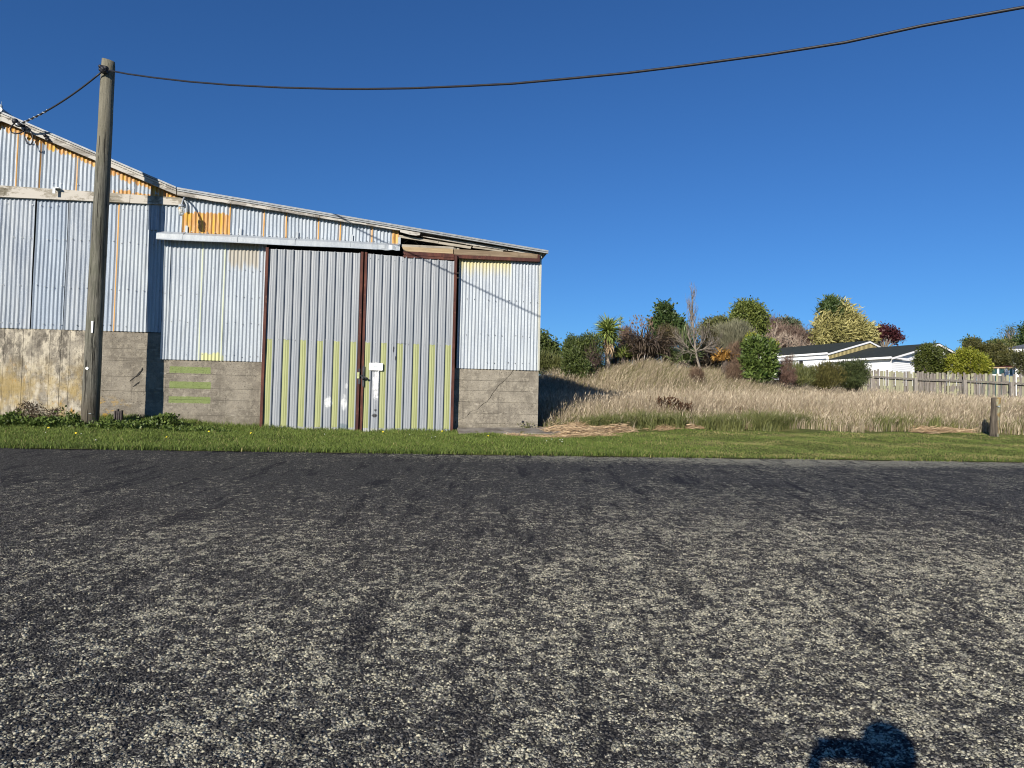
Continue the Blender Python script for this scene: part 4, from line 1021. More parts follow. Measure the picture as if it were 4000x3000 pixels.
# heaps of cut straw
def straw(label, pxs, n, spread, hgt, mat, L0=.25):
    P = np.array([gp(*p) for p in pxs]); n = int(n * 1.9); i = rng.integers(0, len(P) - 1, n); t = rng.random(n)
    c = P[i] * (1 - t[:, None]) + P[i + 1] * t[:, None]; c[:, 0] += rng.normal(0, spread, n); c[:, 1] += rng.normal(0, spread * .7, n)
    gz = ground(c[:, 0], c[:, 1]); hh = np.abs(rng.normal(0, hgt, n)); c[:, 2] = gz + .01 + hh
    a = rng.normal(.2, .7, n); el = rng.normal(0, .22, n); L = rng.uniform(.5, 1.2, n) * L0
    d = np.stack([np.cos(a) * np.cos(el), np.sin(a) * np.cos(el), np.sin(el)], -1) * L[:, None] / 2
    s = np.stack([-np.sin(a) * .0032, np.cos(a) * .0032, rng.normal(0, .003, n) + .003], -1)
    V = np.stack([c - d, c + s, c + d, c - s], 1).reshape(-1, 3); k = np.arange(n) * 4
    o = link('straw_heap', np_mesh('straw_heap', V, np.stack([k, k + 1, k + 2, k + 3], -1), {'tint': np.repeat(rng.random(n), 4)}), mat)
    return tag(o, label, 'straw', kind='stuff')
M_cut = leaf_mat('cut_straw', (.22, .14, .075), (.56, .42, .26), .7, .2, .15)
straw('heap of cut brown straw beside the concrete slab', [(2175, 1692), (2260, 1680), (2330, 1676), (2420, 1690), (2330, 1698), (2230, 1705)], 9000, .14, .055, M_cut)
straw('thin line of raked straw in the middle of the verge edge', [(2440, 1668), (2560, 1675), (2640, 1676), (2850, 1672), (2960, 1680)], 3500, .12, .03, M_cut)
straw('raked straw line in front of the grass on the right', [(3180, 1668), (3320, 1678), (3450, 1682), (3540, 1676), (3620, 1690), (3760, 1692)], 6000, .13, .035, M_cut)
straw('litter of dry stems along the front of the slab', [(2000, 1706), (2100, 1714), (2220, 1712), (2380, 1706)], 2500, .09, .02, M_cut)

# ------------------------------------------------------------------ PLANT BUILDERS
def leaf_mesh(C, D, L, Wd, tint, fold=.2):
    n = len(C); D = D / np.maximum(np.linalg.norm(D, axis=1), 1e-6)[:, None]
    rv = rng.normal(0, 1, (n, 3)); S = np.cross(D, rv); S /= np.maximum(np.linalg.norm(S, axis=1), 1e-6)[:, None]
    Nn = np.cross(S, D); L = np.broadcast_to(L, n)[:, None]; Wd = np.broadcast_to(Wd, n)[:, None]
    m = C + D * L * .45 + Nn * Wd * fold
    V = np.stack([C, m + S * Wd / 2, C + D * L, m - S * Wd / 2], 1).reshape(-1, 3); k = np.arange(n) * 4
    return np_mesh('foliage', V, np.stack([k, k + 1, k + 2, k + 3], -1), {'tint': np.repeat(tint, 4)})
def B(px, py, rx, ry, Y, dr=.9):
    c = at(px, py, Y); s = Y / F; return (c[0], c[1], c[2], rx * s, rx * s * dr, ry * s)
def crown(blobs, ntw, per, sig, shell=.55, tv=.22):
    bl = np.array(blobs); sub = []
    for bb in bl:
        for _ in range(5):
            v = rng.normal(0, 1, 3); v /= np.linalg.norm(v); f = rng.uniform(.28, .46); k_ = rng.uniform(.62, .88)
            sub.append((bb[0] + v[0] * bb[3] * k_, bb[1] + v[1] * bb[4] * k_, bb[2] + v[2] * bb[5] * k_, bb[3] * f, bb[4] * f, bb[5] * f))
    bl = np.concatenate([bl * np.array([1, 1, 1, .94, .94, .94]), np.array(sub)])
    w = bl[:, 3] * bl[:, 4] * bl[:, 5]; w = w ** .75; w /= w.sum()
    i = rng.choice(len(bl), ntw, p=w); v = rng.normal(0, 1, (ntw, 3)); v /= np.linalg.norm(v, axis=1)[:, None]
    r = (shell + (1 - shell) * rng.random(ntw) ** .7) * rng.uniform(.86, 1.08, ntw)
    tw = bl[i, :3] + v * r[:, None] * bl[i, 3:]; tt = np.clip(.5 + rng.normal(0, tv, ntw), 0, 1)
    C = np.repeat(tw, per, 0) + rng.normal(0, 1, (ntw * per, 3)) * sig; O = np.repeat(v, per, 0)
    return C, O, np.clip(np.repeat(tt, per) + rng.normal(0, .12, ntw * per), 0, 1), tw
M_bark = plain('bark_grey', (.17, .15, .125), .9, 0, .3, 12); M_barkd = plain('bark_dark', (.07, .055, .045), .9, 0, .3, 12); M_barkp = plain('bark_pale', (.21, .18, .145), .85, 0, .3, 12)
def plant(name, label, cat, blobs, mat, ntw, per, sig, L, Wd, up=.3, out=.7, rand=.9, shell=.55, trunk=None, tmat=None, tr=.06, nbr=24, group=None, bend=(0, 0, 0), tv=.22):
    global rng
    rng = np.random.default_rng(int(abs(blobs[0][0]) * 9973 + abs(blobs[0][2]) * 7919) % 2 ** 31)
    C, O, tint, tw = crown(blobs, ntw, per, sig, shell, tv)
    bl = np.array(blobs); cx, cy = np.average(bl[:, 0], weights=bl[:, 3]), np.average(bl[:, 1], weights=bl[:, 3])
    base = np.array(trunk) if trunk is not None else np.array([cx, cy, float(ground(cx, cy))])
    root = empty(name, base); tag(root, label, cat, group)
    n = len(C); D = O * out + rng.normal(0, rand, (n, 3)) + np.array([0, 0, up]) + np.array(bend)
    me = leaf_mesh(C - base, D, L * rng.uniform(.6, 1.25, n), Wd * rng.uniform(.7, 1.2, n), tint)
    link('foliage', me, mat, root)
    b = MB(); s = rng.choice(len(tw), min(nbr, len(tw)), False); topz = bl[:, 2].mean()
    fork = np.array([cx, cy, max(base[2] + .25 * (topz - base[2]), base[2] + .1)]) - base
    b.tube([(0, 0, -.1), tuple(fork * .5 + np.array([.02, 0, 0])), tuple(fork)], [tr, tr * .85, tr * .7], 7)
    for q in tw[s] - base:
        mid = fork * .5 + q * .5 + rng.normal(0, .06, 3) * np.linalg.norm(q - fork)
        b.tube([tuple(fork), tuple(mid), tuple(q)], [tr * .5, tr * .28, tr * .08], 5, False)
    b.build('branches', tmat or M_bark, root, True)
    return root
def swords(C, az, el0, L, Wd, droop, tint, seg=5):
    """strap leaves: arcs leaving C at azimuth az, elevation el0, drooping"""
    n = len(az); V = np.zeros((n, seg + 1, 2, 3)); p = np.array(C, float).copy() if np.ndim(C) == 2 else np.repeat(np.array(C, float)[None], n, 0)
    el = el0.copy(); st = L / seg; side = np.stack([-np.sin(az), np.cos(az), 0 * az], -1)
    tw = rng.normal(0, .5, n); side = side * np.cos(tw)[:, None] + np.array([0, 0, 1]) * np.sin(tw)[:, None]
    for k in range(seg + 1):
        f = np.array([.75, 1, 1, .9, .65, .04])[k] if seg == 5 else 1 - .96 * (k / seg) ** 2
        V[:, k, 0] = p - side * (Wd * f / 2)[:, None]; V[:, k, 1] = p + side * (Wd * f / 2)[:, None]
        p = p + np.stack([np.cos(az) * np.cos(el), np.sin(az) * np.cos(el), np.sin(el)], -1) * st[:, None]; el = el - droop / seg * (1 + k * .5)
    V = V.reshape(-1, 3); b = (np.arange(n) * (seg + 1) * 2)[:, None] + np.arange(seg)[None] * 2; b = b.ravel()
    return np_mesh('swords', V, np.stack([b, b + 1, b + 3, b + 2], -1), {'tint': np.repeat(tint, (seg + 1) * 2)})
def flax(label, px, py, Y, n, L, Wd, mat, elr=(.5, 1.5), droop=(.3, 1.3), spread=.12, group=None, name='flax_bush', cat='flax'):
    P = at(px, py, Y); g = float(ground(P[0], P[1])); base = np.array([P[0], P[1], P[2]])
    root = empty(name, base); tag(root, label, cat, group)
    C = np.stack([rng.normal(0, spread, n), rng.normal(0, spread, n), rng.uniform(-.05, .05, n)], -1)
    me = swords(C, rng.uniform(0, 6.283, n), rng.uniform(*elr, n), L * rng.uniform(.6, 1.1, n), Wd * rng.uniform(.7, 1.2, n), rng.uniform(*droop, n), np.clip(rng.normal(.5, .28, n), 0, 1))
    link('leaf_blades', me, mat, root)
    MB().tube([(0, 0, min(-.15, g - base[2] - .05)), (0, 0, .05)], [spread * 1.2, spread], 8).build('stem_base', M_barkd, root, True)
    return root
def branching(b, p, d, L, r, depth, spread=.5, up=.1, n=5, seg=3, kids=(2, 4), wob=.12):
    pts = [p]; dd = d.normalized(); q = p.copy()
    for k in range(seg):
        dd = (dd + Vector(rng.normal(0, wob, 3)) + Vector((0, 0, up * .3))).normalized(); q = q + dd * (L / seg); pts.append(q.copy())
    b.tube(pts, [r * (1 - .5 * k / seg) for k in range(seg + 1)], n if r > .012 else 3, False)
    if depth == 0: return
    for k in range(int(rng.integers(kids[0], kids[1] + 1))):
        i = int(rng.integers(1, seg + 1)); nd_ = (dd + Vector(rng.normal(0, spread, 3)) + Vector((0, 0, up))).normalized()
        branching(b, pts[i], nd_, L * rng.uniform(.5, .8), r * .55, depth - 1, spread, up, n, seg, kids, wob)

LM_ = leaf_mat
m_dk = LM_('leaf_dark', (0.031, 0.053, 0.016), (0.132, 0.163, 0.043)); m_ol = LM_('leaf_olive', (0.056, 0.070, 0.022), (0.182, 0.189, 0.063))
m_gloss = LM_('leaf_glossy', (.018, .040, .007), (.16, .22, .055), .42, .4); m_con = LM_('leaf_conifer', (0.024, 0.051, 0.018), (0.090, 0.128, 0.036))
m_var = LM_('leaf_cream', (.20, .19, .06), (.56, .51, .22), .6, .25, .25); m_red = LM_('leaf_crimson', (0.036, 0.010, 0.012), (0.126, 0.036, 0.041))
m_brn = LM_('twig_brown', (0.078, 0.052, 0.036), (0.247, 0.169, 0.117), .8, .1, .1); m_broom = LM_('broom_grey', (0.108, 0.108, 0.066), (0.300, 0.288, 0.192), .7, .2, .15)
m_grn = LM_('leaf_mid_green', (0.051, 0.080, 0.017), (0.189, 0.217, 0.051)); m_yg = LM_('leaf_yellow_green', (.10, .13, .010), (.33, .33, .045), .5, .3)
m_flaxd = LM_('flax_bronze', (.026, .018, .014), (.185, .14, .10), .4, .5, .1); m_flaxg = LM_('flax_green', (0.039, 0.065, 0.023), (0.195, 0.247, 0.091), .4, .5, .15)
m_flaxo = LM_('flax_orange', (0.230, 0.115, 0.029), (0.690, 0.414, 0.115), .45, .4, .2); m_cab = LM_('cabbage_leaf', (0.061, 0.101, 0.019), (0.351, 0.419, 0.115), .4, .5, .15)
m_flaxy = LM_('flax_lime', (.09, .13, .02), (.33, .38, .11), .45, .4, .2); m_dead = LM_('dead_leaf', (.25, .17, .09), (.56, .43, .28), .7, .2, .15)
m_gum = LM_('leaf_gum', (0.046, 0.065, 0.039), (0.169, 0.195, 0.111)); m_pur = LM_('twig_purple', (.085, .055, .045), (.23, .165, .13), .8, .1, .05)

# ---- far trees and the far house by the shed corner
plant('leafy_tree', 'dark green tree just behind the right corner of the shed', 'tree', [B(2112, 1345, 30, 42, 52), B(2138, 1375, 30, 32, 52), B(2125, 1415, 40, 30, 52)], m_dk, 260, 34, .22, .26, .12, trunk=tuple(at(2125, 1470, 52)), tr=.2)
plant('scrub_bush', 'pale olive scrub between the shed corner and the big shrub', 'shrub', [B(2130, 1425, 32, 26, 34), B(2175, 1432, 34, 18, 34)], m_ol, 160, 30, .14, .3, .03, .9, .4, .5)
plant('far_tree', 'tiny far dark tree above the far house roof', 'tree', [B(2178, 1384, 9, 7, 118)], m_dk, 40, 20, .2, .4, .25, tr=.3)

# ---- mound planting
plant('dark_shrub', 'big dark leafy shrub left of the cabbage tree', 'shrub',
      [B(2275, 1372, 76, 46, 27.5), B(2300, 1335, 45, 30, 27.5), B(2230, 1350, 28, 36, 27.5), B(2240, 1420, 52, 46, 27), B(2320, 1400, 38, 52, 27.5), B(2270, 1440, 50, 30, 26.8)], m_dk, 900, 20, .085, .115, .04, .25, .7, .8, .35, tmat=M_barkd, nbr=60)
b = MB(); Pd = at(2318, 1440, 27)
for k in range(16): branching(b, Vector(Pd) + Vector((rng.normal(0, .12), 0, 0)), Vector((rng.normal(0, .7), rng.normal(-.3, .3), 1)), .55, .012, 2, .5, .1, 4)
tag(b.build('dead_bush', plain('twig_purple_bark', (.085, .055, .05), .9)), 'dark bare twigs inside the big shrub beside the cabbage tree', 'shrub')

def cabbage(label, px, py_head, py_base, Y, n, L, Wd, tr, skirt, group=None):
    top_ = at(px, py_head, Y); bs = at(px - 2, py_base, Y); g = np.array([bs[0], bs[1], min(bs[2], float(ground(bs[0], bs[1])))])
    root = empty('cabbage_tree', g); tag(root, label, 'cabbage tree', group)
    h = top_ - g; el = np.arcsin(rng.uniform(-.75, 1, n))
    me = swords(np.repeat((h + np.array([0, 0, -.05]))[None], n, 0) + rng.normal(0, .03, (n, 3)) + np.stack([0 * el, 0 * el, .16 * np.sin(el)], -1), rng.uniform(0, 6.283, n), el, L * rng.uniform(.7, 1.1, n), Wd * rng.uniform(.8, 1.2, n), rng.uniform(.05, .55, n), np.clip(rng.normal(.55, .25, n), 0, 1))
    link('leaf_head', me, m_cab, root)
    b = MB(); ps_ = [h * t + np.array([.02 * math.sin(t * 5), 0, 0]) for t in np.linspace(-.08, 1, 12)]
    b.tube(ps_, [tr * (1.1 - .25 * t + .05 * math.sin(t * 40)) for t in np.linspace(0, 1, 12)], 12); b.build('trunk', timber('cabbage_bark', (.26, .20, .14), (.46, .38, .29), (.15, .11, .08), .4, 'z'), root, True)
    if skirt:
        k = skirt; az = rng.uniform(0, 6.283, k); z0 = rng.uniform(.45, .97, k) ** .8
        C = h[None] * z0[:, None] + np.stack([np.cos(az) * tr * .9, np.sin(az) * tr * .9, 0 * az], -1)
        link('dead_skirt', swords(C, az, rng.uniform(-.9, -.1, k), L * .8 * rng.uniform(.5, 1.1, k), Wd * .8 * rng.uniform(.7, 1.1, k), rng.uniform(.8, 1.6, k), rng.random(k)), m_dead, root)
    return root
cabbage('tall cabbage tree with a round green head and pale skirted trunk', 2374, 1292, 1430, 28, 420, .66, .05, .095, 170)
cabbage('small thin cabbage tree behind the tall one', 2424, 1255, 1350, 31, 60, .22, .028, .025, 0)
flax('lime green flax rosette right of the cabbage tree trunk', 2436, 1392, 28.3, 120, .52, .05, m_flaxy, (.2, 1.4), (.1, .7), .08)
flax('dark green flax hidden behind the cabbage tree trunk', 2404, 1390, 28.8, 70, .6, .045, m_flaxg, (.8, 1.5), (.1, .6), .08)
FL = flax('large bronze flax bush with drooping dark blades', 2522, 1388, 28.6, 620, 1.5, .05, m_flaxd, (.35, 1.5), (.5, 1.7), .30)
b = MB(); hd = MB()
for (x, y) in ((2458, 1240), (2482, 1228), (2496, 1232), (2508, 1240), (2522, 1238), (2540, 1245), (2548, 1236)):
    tp_ = Vector(at(x, y, 29)) - FL.location; bs = Vector((rng.normal(0, .2), rng.normal(0, .1), .25))
    mid = bs * .5 + tp_ * .5 + Vector((rng.normal(0, .05), 0, .1)); b.tube([bs, mid, tp_], [.012, .010, .006], 5, False)
    for k in range(11):
        t = rng.uniform(.62, 1.0); q = bs.lerp(tp_, t) + Vector((rng.normal(0, .075), rng.normal(0, .06), rng.normal(.02, .04))); hd.ball(q, (.026, .02, .034), 5, 4); b.tube([bs.lerp(tp_, t - .03), q], .004, 3, False)
b.build('flower_stalk', plain('stalk_brown', (.12, .085, .06), .8), FL); tag(hd.build('seed_pod', plain('pod_brown', (.17, .115, .08), .8), FL), kind='stuff')
plant('broadleaf_shrub', 'dark twiggy shrub behind the bronze flax flower stalks', 'shrub', [B(2450, 1330, 34, 40, 30.5)], m_brn, 90, 22, .10, .22, .02, .8, .6, .5, .3, tmat=M_barkd, nbr=40)
plant('conifer', 'dark green pointed conifer behind the flax', 'tree', [B(2598, 1225, 22, 34, 60), B(2600, 1262, 46, 34, 60), B(2612, 1300, 60, 34, 60), B(2632, 1280, 42, 30, 60), B(2590, 1205, 14, 18, 60)], m_con, 420, 30, .24, .35, .16, .1, .8, .7, .5, trunk=tuple(at(2605, 1420, 60)), tr=.25, tmat=M_barkd)
plant('manuka_bush', 'dull brown green scrub right of the bronze flax', 'shrub', [B(2615, 1330, 42, 62, 29.5), B(2600, 1300, 30, 30, 29.5)], LM_('leaf_dull', (.05, .042, .022), (.16, .13, .065), .7, .15), 260, 26, .09, .12, .022, .7, .5, .7, .3, tmat=M_barkd, nbr=50)
flax('tall pale green flax behind the bare tree', 2668, 1350, 30, 90, 1.1, .055, m_flaxg, (1.0, 1.5), (.1, .7), .15)
flax('dark green spreading flax under the bare tree', 2668, 1415, 28, 150, .95, .05, m_flaxg, (.3, 1.3), (.2, 1.0), .16)
flax('dark bronze flax right of the bare tree', 2758, 1420, 29.3, 240, 1.1, .05, m_flaxd, (.3, 1.5), (.5, 1.5), .24)

# bare tree
bs = at(2735, 1440, 27.5); root = empty('bare_tree', bs); tag(root, 'leafless pale grey tree with a thin tall top in front of the scrub', 'tree')
b = MB()
def off(px, py): return Vector(at(px, py, 27.5 + rng.normal(0, .12)) - bs)
main = [off(2735, 1440), off(2722, 1400), off(2716, 1360), off(2712, 1320), off(2707, 1280), off(2703, 1240), off(2704, 1200), off(2707, 1165)]
b.tube(main, [.052, .046, .042, .034, .026, .020, .013, .006], 7)
for i in range(2, 7):
    for k in range(9 if i > 2 else 5): branching(b, main[i].lerp(main[i + 1] if i < 7 else main[i], rng.random()), Vector((rng.normal(0, .42), rng.normal(0, .4), 1)), .66 - .05 * i, .018 - .0012 * i, 2, .30, .5, 4, 3, (2, 3))
for (x, y) in ((2688, 1370), (2672, 1340), (2760, 1360), (2775, 1345), (2690, 1320), (2745, 1330)):
    e = off(x, y); s_ = main[1].lerp(main[2], rng.random()); mid = s_.lerp(e, .5) + Vector((0, 0, -.05)); b.tube([s_, mid, e], [.026, .018, .008], 5, False)
    for k in range(7): branching(b, mid.lerp(e, rng.random()), (e - s_) + Vector(rng.normal(0, .2, 3)), .45, .014, 2, .5, .2, 4)
b.build('trunk', M_barkp, root, True)
for k, (x, y, rx, ry) in enumerate(((2705, 1345, 40, 50), (2745, 1375, 46, 40))):
    pass
plant('scrub_bush', 'dense dark scrub behind the bare tree trunk', 'shrub', [B(2700, 1355, 52, 46, 30.5), B(2760, 1345, 46, 56, 30.5), B(2735, 1400, 60, 40, 30)], LM_('leaf_dull2', (.035, .032, .018), (.13, .115, .05), .7, .15), 420, 24, .10, .12, .024, .6, .5, .8, .3, tmat=M_barkd, nbr=60)
plant('leafy_tree', 'olive tree crowns above the scrub left of the grey broom', 'tree', [B(2775, 1285, 30, 30, 44), B(2810, 1275, 34, 28, 46), B(2845, 1280, 30, 24, 46)], m_ol, 300, 26, .16, .2, .09, trunk=tuple(at(2810, 1400, 45)), tr=.12)
b = MB(); Pd = at(2752, 1320, 30)
for k in range(7): branching(b, Vector(Pd) + Vector((rng.normal(0, .12), 0, 0)), Vector((rng.normal(0, .25), rng.normal(0, .2), 1)), .5, .009, 2, .35, .3, 4)
tag(b.build('twig_bush', M_bark), 'thin bare twigs sticking up right of the bare tree', 'shrub')
plant('small_bush', 'small rusty brown bush at the foot of the bare tree', 'shrub', [B(2720, 1462, 26, 26, 25.5)], m_brn, 110, 22, .05, .12, .012, .7, .6, .5, .2, tmat=M_barkd)
flax('orange and yellow flax beside the grey broom', 2832, 1405, 27.6, 190, .66, .06, m_flaxo, (.2, 1.4), (.3, 1.2), .13)
plant('broom_bush', 'grey green dome shaped broom bush', 'shrub', [B(2865, 1320, 74, 55, 31), B(2900, 1330, 44, 40, 31), B(2825, 1330, 38, 40, 31)], m_broom, 520, 26, .09, .30, .011, 1.4, .7, .35, .3, tmat=M_bark, nbr=80)
plant('round_tree', 'round dark green tree with pale forked trunk above the broom', 'tree', [B(2925, 1225, 56, 34, 52), B(2895, 1240, 42, 32, 52), B(2958, 1245, 38, 34, 52), B(2920, 1205, 36, 22, 52), B(2912, 1265, 60, 22, 52), B(2958, 1280, 30, 24, 52)], m_grn, 520, 30, .20, .24, .10, trunk=tuple(at(2925, 1375, 52)), tr=.16, tmat=M_barkp, nbr=46, shell=.4)
plant('brown_shrub', 'brown dried twiggy shrub left of the glossy bush', 'shrub', [B(2868, 1400, 26, 60, 27.5), B(2880, 1450, 30, 36, 27.2), B(2862, 1455, 26, 28, 27)], m_brn, 300, 26, .07, .16, .012, 1.0, .5, .5, .2, tmat=M_barkd, nbr=60)
plant('glossy_bush', 'bright glossy green broadleaf bush', 'shrub', [B(2965, 1395, 66, 62, 27, .8), B(2950, 1350, 44, 34, 27, .8), B(2995, 1365, 36, 36, 27, .8), B(2935, 1425, 44, 46, 27, .8), B(2995, 1430, 38, 50, 27, .8), B(2960, 1458, 60, 34, 27, .8)], m_gloss, 620, 13, .06, .17, .075, .55, .75, .5, .55, tmat=M_barkd, nbr=40, tv=.26)
plant('leafy_tree', 'lime tipped shrub showing behind the glossy bush', 'shrub', [B(2938, 1325, 26, 18, 30), B(2985, 1345, 40, 14, 31)], m_yg, 120, 20, .08, .1, .05)

# bare orchard behind the houses
b = MB()
root = None
for k, (x, y, ht) in enumerate(((2985, 1372, 112), (3015, 1380, 122), (3050, 1385, 108), (3085, 1385, 105), (3125, 1375, 92), (3150, 1372, 72))):
    bb = MB(); bs = at(x, y, 78); h = ht * 78 / F
    for q in range(5): branching(bb, Vector((rng.normal(0, .2), 0, -.5)), Vector((rng.normal(0, .55), rng.normal(0, .4), 1)), h * .50, .14, 4, .50, .10, 5, 3, (2, 3), .14)
    r_ = empty('bare_fruit_tree', bs); tag(r_, ['leftmost bare brownish tree, just right of the round green tree', 'tall pale bare tree, second from the left behind the house', 'brown bare tree under the distant gum crown', 'pale bare tree above the left end of the dark house roof', 'low brown bare tree above the house roof, second from the right', 'short pale bare tree beside the cream conifer'][k], 'tree', 'bare winter trees behind the house')
    bb.build('branches', plain('bark_tan', (.36, .29, .22), .9) if k % 2 else plain('bark_brownish', (.24, .18, .14), .9), r_)
plant('twig_thicket', 'dense brown leafless thicket behind the house roof', 'shrub', [B(3050, 1340, 95, 50, 84), B(3110, 1350, 60, 40, 84), B(2995, 1345, 45, 55, 84)], m_pur, 900, 22, .45, 1.1, .05, .7, .5, .8, .2, trunk=tuple(at(3050, 1400, 84)), tr=.1, tmat=M_barkd, nbr=60)
plant('twig_thicket', 'purple brown bare crown left of the distant gum', 'shrub', [B(3012, 1285, 30, 36, 88), B(2985, 1310, 26, 36, 88)], m_pur, 200, 20, .4, .9, .045, .9, .5, .7, .1, trunk=tuple(at(3005, 1400, 88)), tr=.15, tmat=M_barkd)
plant('gum_tree', 'distant dark gum crown above the bare trees', 'tree', [B(3058, 1262, 22, 12, 120), B(3095, 1270, 22, 13, 120), B(3110, 1280, 10, 10, 120), B(3045, 1275, 18, 8, 120), B(3080, 1292, 22, 8, 120)], m_gum, 220, 18, .30, .5, .22, trunk=tuple(at(3075, 1380, 120)), tr=.25, tmat=M_bark, shell=.4)
plant('leafy_tree', 'low dark hedge on the ridge behind the bare trees', 'hedge', [B(3030, 1300, 30, 12, 110), B(3150, 1345, 40, 22, 110), B(3120, 1320, 30, 20, 112)], m_con, 200, 20, .4, .5, .25, tr=.2)
CT = [B(3293, 1198, 11, 22, 82), B(3297, 1222, 22, 28, 82), B(3318, 1258, 40, 32, 82), B(3345, 1300, 58, 34, 82), B(3240, 1290, 50, 40, 82), B(3225, 1262, 34, 28, 82), B(3290, 1300, 56, 44, 82), B(3205, 1322, 34, 22, 82), B(3375, 1325, 34, 18, 82), B(3255, 1245, 30, 26, 82)]
plant('variegated_conifer', 'large pale cream conifer behind the house roofs', 'tree', CT, m_var, 420, 52, .34, .62, .15, .15, .75, .5, .55, trunk=tuple(at(3290, 1400, 82)), tr=.4, tmat=M_barkd, nbr=60, bend=(.5, 0, .1), tv=.28)
plant('conifer', 'dark green conifer top rising from the cream conifer', 'tree', [B(3240, 1198, 14, 22, 82), B(3228, 1218, 18, 22, 82), B(3258, 1212, 14, 24, 82), B(3246, 1236, 22, 18, 82)], m_con, 150, 26, .30, .7, .14, .3, .7, .5, .4, trunk=tuple(at(3245, 1400, 84)), tr=.3, bend=(.4, 0, .1))
plant('copper_tree', 'dark crimson leaved tree right of the cream conifer', 'tree', [B(3420, 1303, 30, 16, 84), B(3450, 1296, 34, 14, 84), B(3480, 1304, 32, 15, 84), B(3500, 1318, 18, 12, 84), B(3415, 1316, 24, 10, 84)], m_red, 230, 22, .26, .32, .16, trunk=tuple(at(3462, 1400, 84)), tr=.16, tmat=M_bark, nbr=40, shell=.35)

plant('understory_shrub', 'dark low undergrowth beneath the flax on the mound', 'shrub', [B(2425, 1400, 60, 24, 29.5), B(2520, 1395, 70, 26, 30), B(2610, 1398, 60, 28, 30), B(2690, 1410, 60, 30, 29.5), B(2395, 1425, 50, 26, 29.5), B(2330, 1440, 44, 24, 28.6)], m_dk, 420, 22, .09, .13, .03, .5, .5, .8, .3, tmat=M_barkd, nbr=30)
plant('understory_shrub', 'dark low undergrowth below the orange flax and broom', 'shrub', [B(2790, 1420, 50, 34, 29.5), B(2850, 1420, 60, 44, 30), B(2900, 1440, 50, 40, 28.5)], LM_('leaf_under', (.035, .034, .016), (.12, .11, .045), .7, .15), 380, 22, .09, .13, .025, .6, .5, .8, .3, tmat=M_barkd, nbr=30)
# ---- front scrub right of the glossy bush
plant('brown_shrub', 'reddish brown dried shrub right of the glossy bush', 'shrub', [B(3066, 1424, 24, 34, 28), B(3050, 1455, 28, 30, 27.8), B(3085, 1465, 30, 26, 27.8), B(3040, 1475, 34, 26, 27.6), B(3075, 1488, 36, 20, 27.4)], LM_('twig_red', (.07, .04, .03), (.22, .14, .11), .8, .1, .1), 220, 26, .06, .15, .011, .6, .6, .6, .2, tmat=M_barkd)
plant('heath_bush', 'grey green heath bush behind the reddish shrub', 'shrub', [B(3105, 1446, 38, 26, 29.5), B(3145, 1462, 38, 26, 29.5), B(3110, 1465, 40, 30, 29), B(3130, 1488, 50, 24, 28.6)], m_ol, 220, 26, .07, .16, .018, 1.1, .5, .5, .3, tmat=M_bark)
plant('heath_bush', 'broad olive brown scrub in front of the white garage', 'shrub', [B(3195, 1468, 60, 36, 30), B(3250, 1466, 54, 38, 30), B(3225, 1444, 34, 22, 30), B(3220, 1488, 70, 26, 29.6)], LM_('leaf_heath', (.045, .045, .014), (.155, .14, .045), .7, .15), 460, 26, .08, .15, .018, 1.0, .5, .5, .3, tmat=M_barkd, nbr=50)
plant('heath_bush', 'dark green bush with wispy tips at the left end of the fence', 'shrub', [B(3330, 1456, 50, 36, 30.5), B(3295, 1454, 40, 36, 30.5), B(3345, 1432, 40, 20, 30.5), B(3360, 1460, 36, 32, 30.5), B(3310, 1475, 60, 26, 30.5), B(3330, 1495, 60, 24, 30)], LM_('leaf_heath2', (.022, .034, .012), (.09, .11, .04), .7, .15), 460, 26, .085, .14, .022, .9, .6, .6, .3, tmat=M_barkd, nbr=60)

# ---- dock weeds in the grass
def weed(label, px, py, h, n, mat, L=.06, Wd=.02, group=None, spread=.12, name='dock_weed'):
    P = gp(px, py); root = empty(name, P); tag(root, label, 'weed', group)
    b = MB(); tips = []
    for k in range(n):
        e = Vector((rng.normal(0, spread), rng.normal(0, spread), h * rng.uniform(.6, 1.05))); b.tube([(0, 0, 0), tuple(e * .5 + Vector((rng.normal(0, .02), 0, 0))), tuple(e)], [.006, .005, .003], 4, False); tips.append(np.array(e))
    b.build('stems', plain('weed_stem', (.10, .06, .04), .8), root)
    T_ = np.array(tips)[rng.integers(0, n, n * 60)] * rng.uniform(.40, 1.0, n * 60)[:, None]; C = T_ + rng.normal(0, .018, T_.shape)
    link('foliage', leaf_mesh(C, rng.normal(0, 1, C.shape) + np.array([0, 0, .5]), L, Wd, rng.random(len(C))), mat, root)
m_dock = LM_('dock_brown', (.05, .028, .018), (.17, .10, .06), .8, .1, .1)
for (x, y, h, n, lb) in ((2560, 1650, .62, 12, 'brown seeded dock weed, leftmost of the dense clump right of the straw heap'), (2600, 1655, .66, 14, 'tall brown dock weed left of centre in the clump right of the straw heap'), (2640, 1655, .60, 18, 'bushiest dark brown dock weed in the clump right of the straw heap'), (2668, 1658, .55, 18, 'brown dock weed at the right end of the clump right of the straw heap'),
        (2740, 1650, .48, 11, 'single brown dock weed below the foot of the bare tree'), (2480, 1640, .5, 8, 'thin brown dock weed behind the straw heap right of the shed shadow'), (2900, 1660, .4, 10, 'low brown dock weed below the glossy green bush'), (3060, 1655, .36, 7, 'small brown dock weed below the reddish dried shrub')):
    weed(lb, x, y, h, n, m_dock, .075, .035, 'dock weeds at the grass edge')

